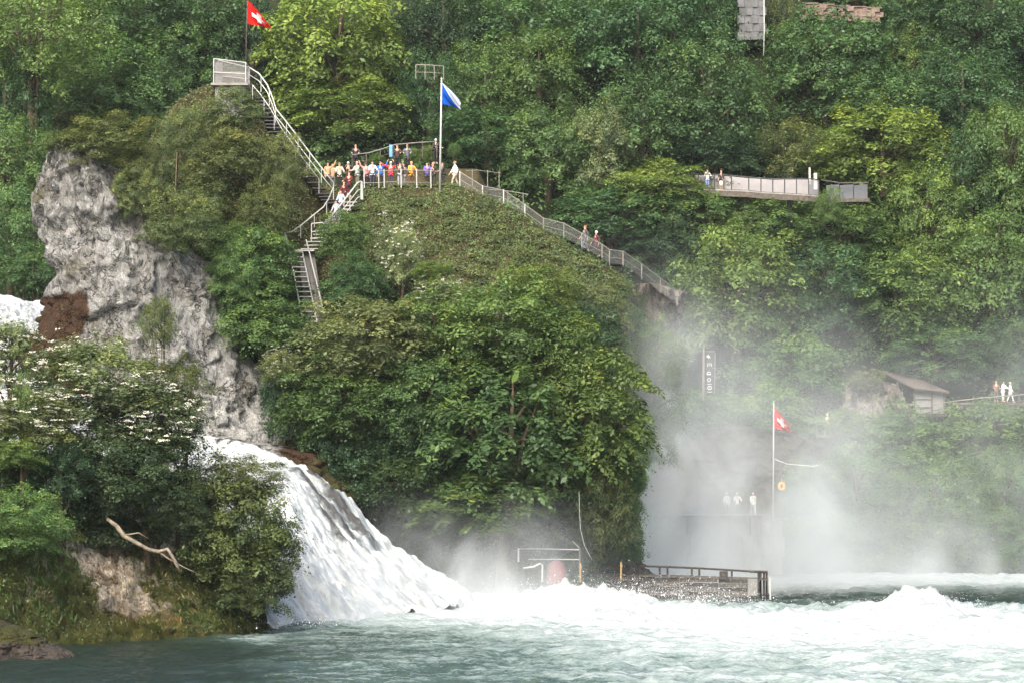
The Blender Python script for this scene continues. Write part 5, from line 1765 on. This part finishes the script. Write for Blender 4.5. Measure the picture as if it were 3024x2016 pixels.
def pose(arm_l, arm_r, stride=0.0, lean=0.0, skirt=False):
    """arm: (elbow, wrist) offsets from the shoulder; figure 1.72 m tall facing -Y"""
    def torso(k, extra):
        pel = k.add((0, 0, .95), (.15 + extra, .11 + extra))
        wa = k.add((0, -lean * .3, 1.12), (.135 + extra, .1 + extra), pel)
        ch = k.add((0, -lean * .7, 1.32), (.165 + extra, .12 + extra), wa)
        return pel, wa, ch

    def arms(k, ch, extra, hands, cut=1.0):
        for sx, arm in ((-1, arm_l), (1, arm_r)):
            sh = Vector((.185 * sx, -lean, 1.42))
            a = k.add(tuple(sh), .058 + extra, ch)
            e = sh + Vector(arm[0])
            w = e + (Vector(arm[1]) - Vector(arm[0])) * cut
            b = k.add(tuple(e), .045 + extra, a)
            c = k.add(tuple(w), .034 + extra, b)
            if hands:
                d = (w - e).normalized()
                side = d.cross(Vector((0, 0, 1)))
                side = side.normalized() if side.length > .1 else Vector((1, 0, 0))
                pm = k.add(tuple(w + d * .07), (.03, .042), c)
                for q, (off, ln) in enumerate(((-.03, .07), (-.01, .085), (.01, .08), (.028, .062))):
                    f1 = k.add(tuple(w + d * .105 + side * off), .011, pm)
                    f2 = k.add(tuple(w + d * (.105 + ln * .55) + side * off * 1.15 - Vector((0, 0, .01))), .01, f1)
                    k.add(tuple(w + d * (.105 + ln) + side * off * 1.2 - Vector((0, 0, .03))), .008, f2)
                t1 = k.add(tuple(w + d * .05 - side * .05 * sx), .012, c)
                k.add(tuple(w + d * .095 - side * .066 * sx), .01, t1)

    def legs(k, pel, extra, feet, cut=0.0):
        for sx in (-1, 1):
            st_ = stride * sx
            hp = k.add((.09 * sx, 0, .88), .085 + extra, pel)
            kn = k.add((.1 * sx, -st_ * .5 - .02, .5), .06 + extra, hp)
            an = k.add((.1 * sx, -st_ * .9 + .02, .09 + cut), .042 + extra * 1.3, kn)
            if feet:
                h_ = k.add((.1 * sx, -st_ * .9 + .04, .045), .045, an)
                k.add((.11 * sx, -st_ * .9 - .15, .035), (.045, .032), h_)

    body = Skel()
    pel, wa, ch = torso(body, 0)
    nk = body.add((0, -lean * .95, 1.5), .052, ch)
    jw = body.add((0, -lean - .012, 1.575), (.06, .07), nk)
    hd = body.add((0, -lean + .005, 1.655), (.075, .092), jw)
    body.add((0, -lean + .01, 1.715), (.05, .06), hd)
    body.add((0, -lean - .105, 1.625), .014, hd)           # nose
    for sx in (-1, 1):
        body.add((.083 * sx, -lean + .01, 1.625), .016, hd)  # ears
    arms(body, ch, 0, True)
    legs(body, pel, 0, True)
    m_body = skinned('body', body.v, body.e, body.r)
    jk = Skel()
    pel, wa, ch = torso(jk, .022)
    jk.add((0, 0, .86), (.165, .125), pel)
    jk.add((0, -lean * .9, 1.47), (.08, .075), ch)
    arms(jk, ch, .016, False, .93)
    m_jk = skinned('jacket', jk.v, jk.e, jk.r)
    tr_ = Skel()
    pel = tr_.add((0, 0, .96), (.155, .118))
    if skirt:
        a = tr_.add((0, 0, .7), (.2, .17), pel)
        tr_.add((0, 0, .3), (.25, .21), a)
    else:
        legs(tr_, pel, .014, False, .03)
    m_tr = skinned('trousers', tr_.v, tr_.e, tr_.r)
    return m_body, m_jk, m_tr, lean


POSES = {
    'stand': pose(((-.05, .03, -.29), (-.03, -.05, -.55)), ((.05, .03, -.29), (.03, -.05, -.55))),
    'phone': pose(((-.08, -.2, -.2), (.06, -.36, .02)), ((.08, -.2, -.2), (-.06, -.36, .02))),
    'rail': pose(((-.1, -.14, -.24), (-.06, -.4, -.3)), ((.1, -.14, -.24), (.06, -.4, -.3)), lean=.06),
    'raise': pose(((-.05, .03, -.29), (-.03, -.12, -.54)), ((.2, -.1, .12), (.3, -.14, .38))),
    'spread': pose(((-.27, -.03, .06), (-.45, -.05, .22)), ((.27, -.03, .02), (.5, -.06, .12))),
    'walk': pose(((-.05, -.1, -.27), (-.03, -.26, -.46)), ((.05, .14, -.26), (.04, .08, -.52)), stride=.28),
    'skirt': pose(((-.06, -.06, -.28), (.02, -.22, -.4)), ((.05, .03, -.29), (.03, -.05, -.55)), skirt=True),
}


def hair_mesh(long):
    r = np.random.default_rng(4)
    nu, nv = 20, 10
    V = []
    for j in range(nv):
        t = j / (nv - 1) * (math.pi * (.72 if long else .56))
        for i in range(nu):
            a = 2 * math.pi * i / nu
            x, y, z = math.sin(t) * math.cos(a), math.sin(t) * math.sin(a), math.cos(t)
            if y < -.2 and z < .35:            # open at the face
                z = .35 + (z - .35) * .15
            V.append((x * .092, y * .108 + .012, z * .115 + 1.655 - (.06 if long and y > 0 and z < 0 else 0)))
    me = np_mesh('hair', V, grid_faces(nv, nu, True), smooth=True)
    return me


HAIR = [hair_mesh(False), hair_mesh(True)]
for m in list(POSES.values()):
    for k in m[:3]:
        k.materials.clear()
        k.materials.append(M['skin'])
for k in HAIR:
    k.materials.append(M['skin'])
CL = {}


def cloth(c):
    if c not in CL:
        CL[c] = simple('cloth_%d' % len(CL), c, .85, 0, var=.12, scale=9)
    return CL[c]


def person(label, ps, loc, rz, top, legs_, hair, long=False, h=1.0, cap=False, skirt=False, group='visitors'):
    b, j, t, lean = POSES[ps]
    root = thing('person', label, 'person', loc, group, rz)
    root.scale = (h, h, h)
    for nm, me, mt in (('body', b, M['skin']), ('jacket', j, cloth(top)), ('skirt' if ps == 'skirt' else 'trousers', t, cloth(legs_)), ('cap' if cap else 'hair', HAIR[long], cloth(hair))):
        o = obj(nm, me, None, bodyo if nm in ('hair', 'cap') else root)
        if nm == 'body':
            bodyo = o
        if mt is not M['skin']:
            o.material_slots[0].link = 'OBJECT'
            o.material_slots[0].material = mt
        if nm in ('hair', 'cap'):
            o.location = (0, -lean, 0)
    return root


DKB, JEAN, BLK, GRY, BEI, WHT = (.03, .02, .015), (.06, .1, .22), (.02, .02, .022), (.2, .2, .2), (.45, .36, .25), (.75, .75, .74)
BRN = (.09, .05, .03)


def sp(px, d=186.0):
    p = P(px, 552, d)
    return (p.x, d, SADDLE_Z)


g = 'visitors on the saddle'
person('person in a tan top raising an arm beside the summit stair handrail', 'raise', sp(968, 186), .3, (.5, .3, .16), BLK, BRN, group=g)
person('fair-haired person in tan, second from the summit stair', 'rail', sp(983, 187), -.2, (.5, .34, .2), GRY, (.3, .2, .1), group=g)
person('person in a cream jacket with light brown hair', 'rail', sp(1002, 186.2), .2, (.6, .52, .4), BLK, (.28, .16, .08), group=g)
person('person in a black top and white hat', 'phone', sp(1028, 185.6), 0, BLK, BLK, WHT, cap=True, group=g)
person('person in a pale grey shirt with blond hair reaching to the left', 'rail', sp(1056, 185.4), -.9, (.5, .52, .5), (.16, .15, .12), (.45, .3, .13), group=g)
person('person in pink with an arm raised, left of the blue jacket', 'raise', sp(1080, 186), 2.9, (.55, .2, .2), BLK, BRN, group=g)
person('person in a white and pale blue shirt beside the blue jacket', 'rail', sp(1099, 185.2), .3, (.6, .68, .8), (.04, .045, .08), BRN, long=True, group=g)
person('person in a bright blue jacket raising one arm', 'raise', sp(1123, 185.6), .2, (.02, .15, .62), BLK, BRN, group=g)
person('person in a red jacket and white cap with both arms spread', 'spread', sp(1154, 185.4), 0, (.7, .03, .06), (.04, .04, .06), WHT, cap=True, group=g)
person('person in a black coat right of the red jacket', 'raise', sp(1181, 185.3), 3.0, BLK, (.3, .32, .36), BLK, group=g)
person('person in pale grey trousers half behind the black coat', 'rail', sp(1190, 186.4), .5, (.12, .12, .13), (.42, .43, .46), BLK, group=g)
person('person in an orange hooded jacket', 'rail', sp(1214, 185.4), .5, (.85, .33, .04), BRN, (.85, .36, .06), cap=True, group=g)
person('person in a purple jacket bending over the fence', 'rail', sp(1260, 185.2), .4, (.16, .12, .42), BLK, BLK, group=g, h=.95)
person('person in dark clothes just left of the white flagpole', 'phone', sp(1279, 185.8), -.4, (.03, .035, .03), (.05, .05, .045), (.3, .24, .18), group=g)
person('person in a dark jacket almost hidden by the white flagpole', 'rail', sp(1309, 186), -1.2, (.06, .05, .06), BLK, BRN, group=g)
person('person in a white top and beige shorts at the start of the path', 'walk', sp(1343, 185.2), -1.3, (.85, .83, .82), (.48, .42, .34), (.4, .2, .16), group=g)
g = 'visitors on the stairs'
person('person in a dark red coat at the top of the landing stair', 'rail', P(1032, 585, 182.6), -.4, (.12, .015, .015), BLK, BRN, group=g)
person('person in a dark red coat one step lower on the landing stair', 'walk', P(1016, 612, 182), -.6, (.1, .012, .014), (.06, .05, .06), BLK, group=g)
person('person in a pale blue jacket going down the landing stair', 'walk', P(1006, 640, 181.2), -.6, (.45, .55, .7), (.05, .03, .07), BRN, group=g)
person('person in purple trousers lowest on the landing stair', 'walk', P(992, 662, 180.8), -.6, (.42, .45, .5), (.2, .08, .34), BLK, group=g, h=.9)
g = 'visitors on the higher terrace'
tz = float(islet_z(P(1200, 480, 192.5).x, 192.5)[0]) + .05
for x, lab, c1, hc in ((1049, 'person in dark clothes alone at the left of the higher terrace', (.03, .035, .04), (.35, .2, .12)), (1202, 'person in a blue top behind the upper railing', (.1, .14, .2), (.4, .28, .18)),
                       (1172, 'person in brown deep in shade behind the upper railing', (.07, .045, .035), BRN)):
    person(lab, 'rail', (xpx(x, 192.2), 192.2, tz), 0, c1, BLK, hc, group=g)
person('person in a light blue cap and dark coat left of the white flagpole top terrace', 'rail', (xpx(1285, 191.8), 191.8, tz + .35), .6, (.035, .03, .04), BLK, (.35, .55, .7), cap=True, group=g)
g = 'walkers on the sloping path'
person('red-haired walker in dark clothes on the sloping path', 'walk', P(1728, 742, 186.2), -1.2, (.08, .09, .1), (.1, .13, .2), (.4, .08, .03), long=True, group=g)
person('walker in a dark red jacket and white cap on the sloping path', 'walk', P(1761, 758, 186.6), -1.2, (.1, .03, .04), BLK, WHT, cap=True, group=g)
g = 'visitors on the hillside walkway'
person('person in a white shirt and blue jeans leaning on the walkway rail', 'rail', P(2089, 559, 244.4), .1, (.85, .85, .88), (.22, .32, .6), (.2, .05, .03), group=g)
person('person in a black jacket and white skirt on the walkway', 'skirt', P(2130, 561, 244.1), -.6, BLK, (.8, .78, .68), (.35, .2, .13), long=True, group=g)
g = 'people near the shelter'
person('person in brown standing by the terrace railing at the right', 'rail', P(2942, 1185, 232.5), 0, (.2, .09, .06), (.1, .08, .07), (.4, .22, .15), group=g)
person('person in a white shirt leaning at the terrace railing', 'rail', P(2962, 1185, 232.3), .9, (.85, .87, .85), (.6, .62, .58), BLK, group=g)
person('person in a white jacket right of the others at the terrace railing', 'walk', P(2984, 1188, 232.3), 1.2, (.85, .87, .86), (.5, .52, .48), (.5, .4, .3), group=g)
vl = thing('viewing_ledge', 'small concrete viewing ledge on the rock left of the shelter', 'platform', P(2452, 1286, 229.5))
pq = P(2452, 1285, 229.6)
world_part(vl, MB().box((pq.x, pq.y, pq.z - .1), (2.6, 3.2, .18)), 'slab', M['wood'])
world_part(vl, MB().box((pq.x, pq.y + .6, pq.z - 2.2), (1.8, 1.6, 4)), 'pier', M['wetrock'])
world_part(vl, MB().tube(pl([(2412, 1252, 228.1), (2492, 1252, 228.1)]), .03, 6), 'handrail', M['rail'])
for x in (2412, 2438, 2466, 2492):
    world_part(vl, MB().tube(pl([(x, 1252, 228.1), (x, 1287, 228.1)]), .025, 6), 'post', M['rail'])
ta, tb_ = P(2800, 1189, 233.3), P(3080, 1187, 233.3)
tr_o = MB().box(((ta.x + tb_.x) / 2, 233.4, ta.z - .12), (tb_.x - ta.x, 4.6, .2)).build('terrace', M['wood'])
struct(tr_o, 'narrow paved terrace right of the shelter')
g = 'people in the spray below the rock'
person('person in a pale yellow raincoat on the misty steps left of the shelter rock', 'walk', P(2444, 1283, 228.4), .8, (.45, .48, .3), (.3, .32, .24), (.45, .47, .36), cap=True, group=g)
person('person in a pale blue raincoat on the misty steps left of the shelter rock', 'walk', P(2461, 1283, 228.5), .6, (.24, .28, .42), (.2, .22, .3), (.35, .3, .27), cap=True, group=g)
qz = a.z if False else P(2300, 1522, 210).z + .02
for x, lab, ps in ((2222, 'person in a white poncho on the quay left of the misty flagpole', 'walk'), (2174, 'person in white bending on the quay', 'rail'), (2144, 'person in white furthest left on the misty quay', 'stand')):
    person(lab, ps, (xpx(x, 211), 211, qz), .2, (.5, .56, .52), (.4, .44, .4) if x > 2200 else (.16, .17, .17), (.5, .54, .54), cap=True, group='people on the misty quay')

# ------------------------------------------------------------------ spray: droplets and mist
r = np.random.default_rng(77)
drops = []
for (c, w, n, zz) in (((1840, 163), (200, 2.0), 1500, 1.5), ((1650, 163), (140, 2), 700, 1.2), ((2110, 161), (70, 1.2), 420, .9), ((1420, 160), (200, 3), 500, 1.0), ((2665, 154), (90, 1.5), 300, .9), ((2800, 155), (60, 1.5), 220, .9), ((860, 140), (90, 1.5), 300, .7)):
    n *= 2
    x = r.normal(c[0], w[0], n)
    d = r.normal(c[1], w[1], n)
    z = zz * .55 + np.abs(r.normal(0, .38, n)) * zz
    drops.append(np.stack([(x - 1512) / F * d, d, z], -1))
drops = np.vstack(drops)
oc = np.array([(1, 0, 0), (-1, 0, 0), (0, 1, 0), (0, -1, 0), (0, 0, 1), (0, 0, -1)], float)
of = np.array([(0, 2, 4), (2, 1, 4), (1, 3, 4), (3, 0, 4), (2, 0, 5), (1, 2, 5), (3, 1, 5), (0, 3, 5)])
sz = r.uniform(.005, .019, len(drops)) * (1 + 1.3 * (r.random(len(drops)) < .08))
V = (drops[:, None, :] + oc[None] * (sz[:, None, None] * np.array([1, 1, 1.3]))).reshape(-1, 3)
Q = (of[None] + (np.arange(len(drops)) * 6)[:, None, None]).reshape(-1, 3)
dr = obj('spray_droplets', np_mesh('spray_droplets', V, Q, smooth=True), simple('droplet_white', (.75, .8, .82), .4, 0, var=.05))
struct(dr, 'white droplets thrown up above the breaking waves', 'stuff')


def mist(name, label, lo, hi, build):
    m, t, out = new_mat(name)
    pv_ = nd(t, 'ShaderNodeVolumePrincipled')
    pv_.inputs['Color'].default_value = (.86, .91, .92, 1)
    pv_.inputs['Anisotropy'].default_value = 0.0
    geo = nd(t, 'ShaderNodeNewGeometry')
    t.links.new(build(t, geo.outputs['Position']), pv_.inputs['Density'])
    t.links.new(pv_.outputs[0], out.inputs['Volume'])
    c = [(lo[i] + hi[i]) / 2 for i in range(3)]
    o = MB().box(c, [hi[i] - lo[i] for i in range(3)]).build(name, m)
    struct(o, label, 'stuff')
    return o


def maprange(t, v, a, b, c, d):
    n = nd(t, 'ShaderNodeMapRange', interpolation_type='SMOOTHSTEP')
    t.links.new(v, n.inputs[0])
    for i, x in enumerate((a, b, c, d)):
        n.inputs[i + 1].default_value = x
    return n.outputs[0]


def mist_a(t, pos):
    sp_ = nd(t, 'ShaderNodeSeparateXYZ')
    t.links.new(pos, sp_.inputs[0])
    x, z = sp_.outputs[0], sp_.outputs[2]
    n = noise(t, scaled(t, pos, (1, .5, .75)), .13, 4, .6, .8)
    nz = maprange(t, n, .38, .64, .1, 2.2)
    wl = maprange(t, x, 9.0, 25.0, .05, .016)
    e1 = mth(t, 'MULTIPLY', mth(t, 'EXPONENT', mth(t, 'DIVIDE', z, -8.0)), wl)
    pl_ = mth(t, 'MULTIPLY', mth(t, 'EXPONENT', mth(t, 'MULTIPLY', mth(t, 'POWER', mth(t, 'DIVIDE', mth(t, 'SUBTRACT', x, 22.6), 2.0), 2.0), -1.0)), maprange(t, z, 6.0, 16.0, .02, .0))
    y_ = sp_.outputs[1]
    veil = mth(t, 'MULTIPLY', mth(t, 'MULTIPLY', maprange(t, x, 4.5, 10.0, 0.0, .034), maprange(t, x, 10.5, 19.0, 1.0, .1)), mth(t, 'MULTIPLY', maprange(t, y_, 188.0, 194.0, 1.0, .1), maprange(t, z, 14.0, 21.0, 1.0, .0)))
    low_ = mth(t, 'MULTIPLY', mth(t, 'EXPONENT', mth(t, 'DIVIDE', z, -2.2)), mth(t, 'MULTIPLY', wl, .8))
    e2 = mth(t, 'ADD', mth(t, 'ADD', e1, low_), mth(t, 'ADD', pl_, veil))
    top_ = maprange(t, z, 16.0, 27.0, 1.0, 0.0)
    return mth(t, 'MULTIPLY', mth(t, 'MULTIPLY', e2, nz), top_)


mist('spray_mist', 'white spray drifting over the river and the far bank on the right', (xpx(1650, 190), 179.5, -.5), (58, 216.5, 28), mist_a)


def mist_b(t, pos):
    sp_ = nd(t, 'ShaderNodeSeparateXYZ')
    t.links.new(pos, sp_.inputs[0])
    x, z = sp_.outputs[0], sp_.outputs[2]
    n = noise(t, scaled(t, pos, (1, .6, .8)), .32, 4, .6, .8)
    nz = maprange(t, n, .34, .68, .1, 1.9)
    wl = mth(t, 'MULTIPLY', maprange(t, x, -9.5, -5.5, .0, .2), maprange(t, x, 0.0, 6.5, 1.0, .05))
    e1 = mth(t, 'MULTIPLY', mth(t, 'EXPONENT', mth(t, 'DIVIDE', z, -1.9)), wl)
    return mth(t, 'MULTIPLY', mth(t, 'MULTIPLY', e1, nz), maprange(t, z, 4.0, 8.0, 1.0, 0.0))


def mist_c(t, pos):
    sp_ = nd(t, 'ShaderNodeSeparateXYZ')
    t.links.new(pos, sp_.inputs[0])
    n = noise(t, scaled(t, pos, (1, .6, .8)), .4, 4, .6, .8)
    e1 = mth(t, 'MULTIPLY', mth(t, 'EXPONENT', mth(t, 'DIVIDE', sp_.outputs[2], -1.5)), maprange(t, n, .36, .66, .02, .3))
    e1 = mth(t, 'MULTIPLY', e1, mth(t, 'MULTIPLY', maprange(t, sp_.outputs[0], -12.5, -10.5, 0.0, 1.0), maprange(t, sp_.outputs[0], -7.5, -5.5, 1.0, .0)))
    return mth(t, 'MULTIPLY', mth(t, 'MULTIPLY', e1, maprange(t, sp_.outputs[1], 141.5, 144.0, 0.0, 1.0)), maprange(t, sp_.outputs[2], 3.0, 5.5, 1.0, 0.0))


mist('cascade_mist', 'fine spray hanging over the lower cascade', (-13, 141, -.4), (-5, 152.3, 6), mist_c)
mist('foot_mist', 'spray hanging at the foot of the cascade in front of the islet', (-11, 152.5, -.4), (14, 165.3, 8), mist_b)

# thin damp air over the whole gorge
hz_m, hz_t, hz_o = new_mat('haze')
hv = nd(hz_t, 'ShaderNodeVolumePrincipled')
hv.inputs['Color'].default_value = (.88, .94, .96, 1)
hv.inputs['Density'].default_value = .00006
hz_t.links.new(hv.outputs[0], hz_o.inputs['Volume'])
hz = MB().box((0, 280, 45), (1000, 760, 110)).build('haze', hz_m)
struct(hz, 'thin damp air over the gorge', 'stuff')
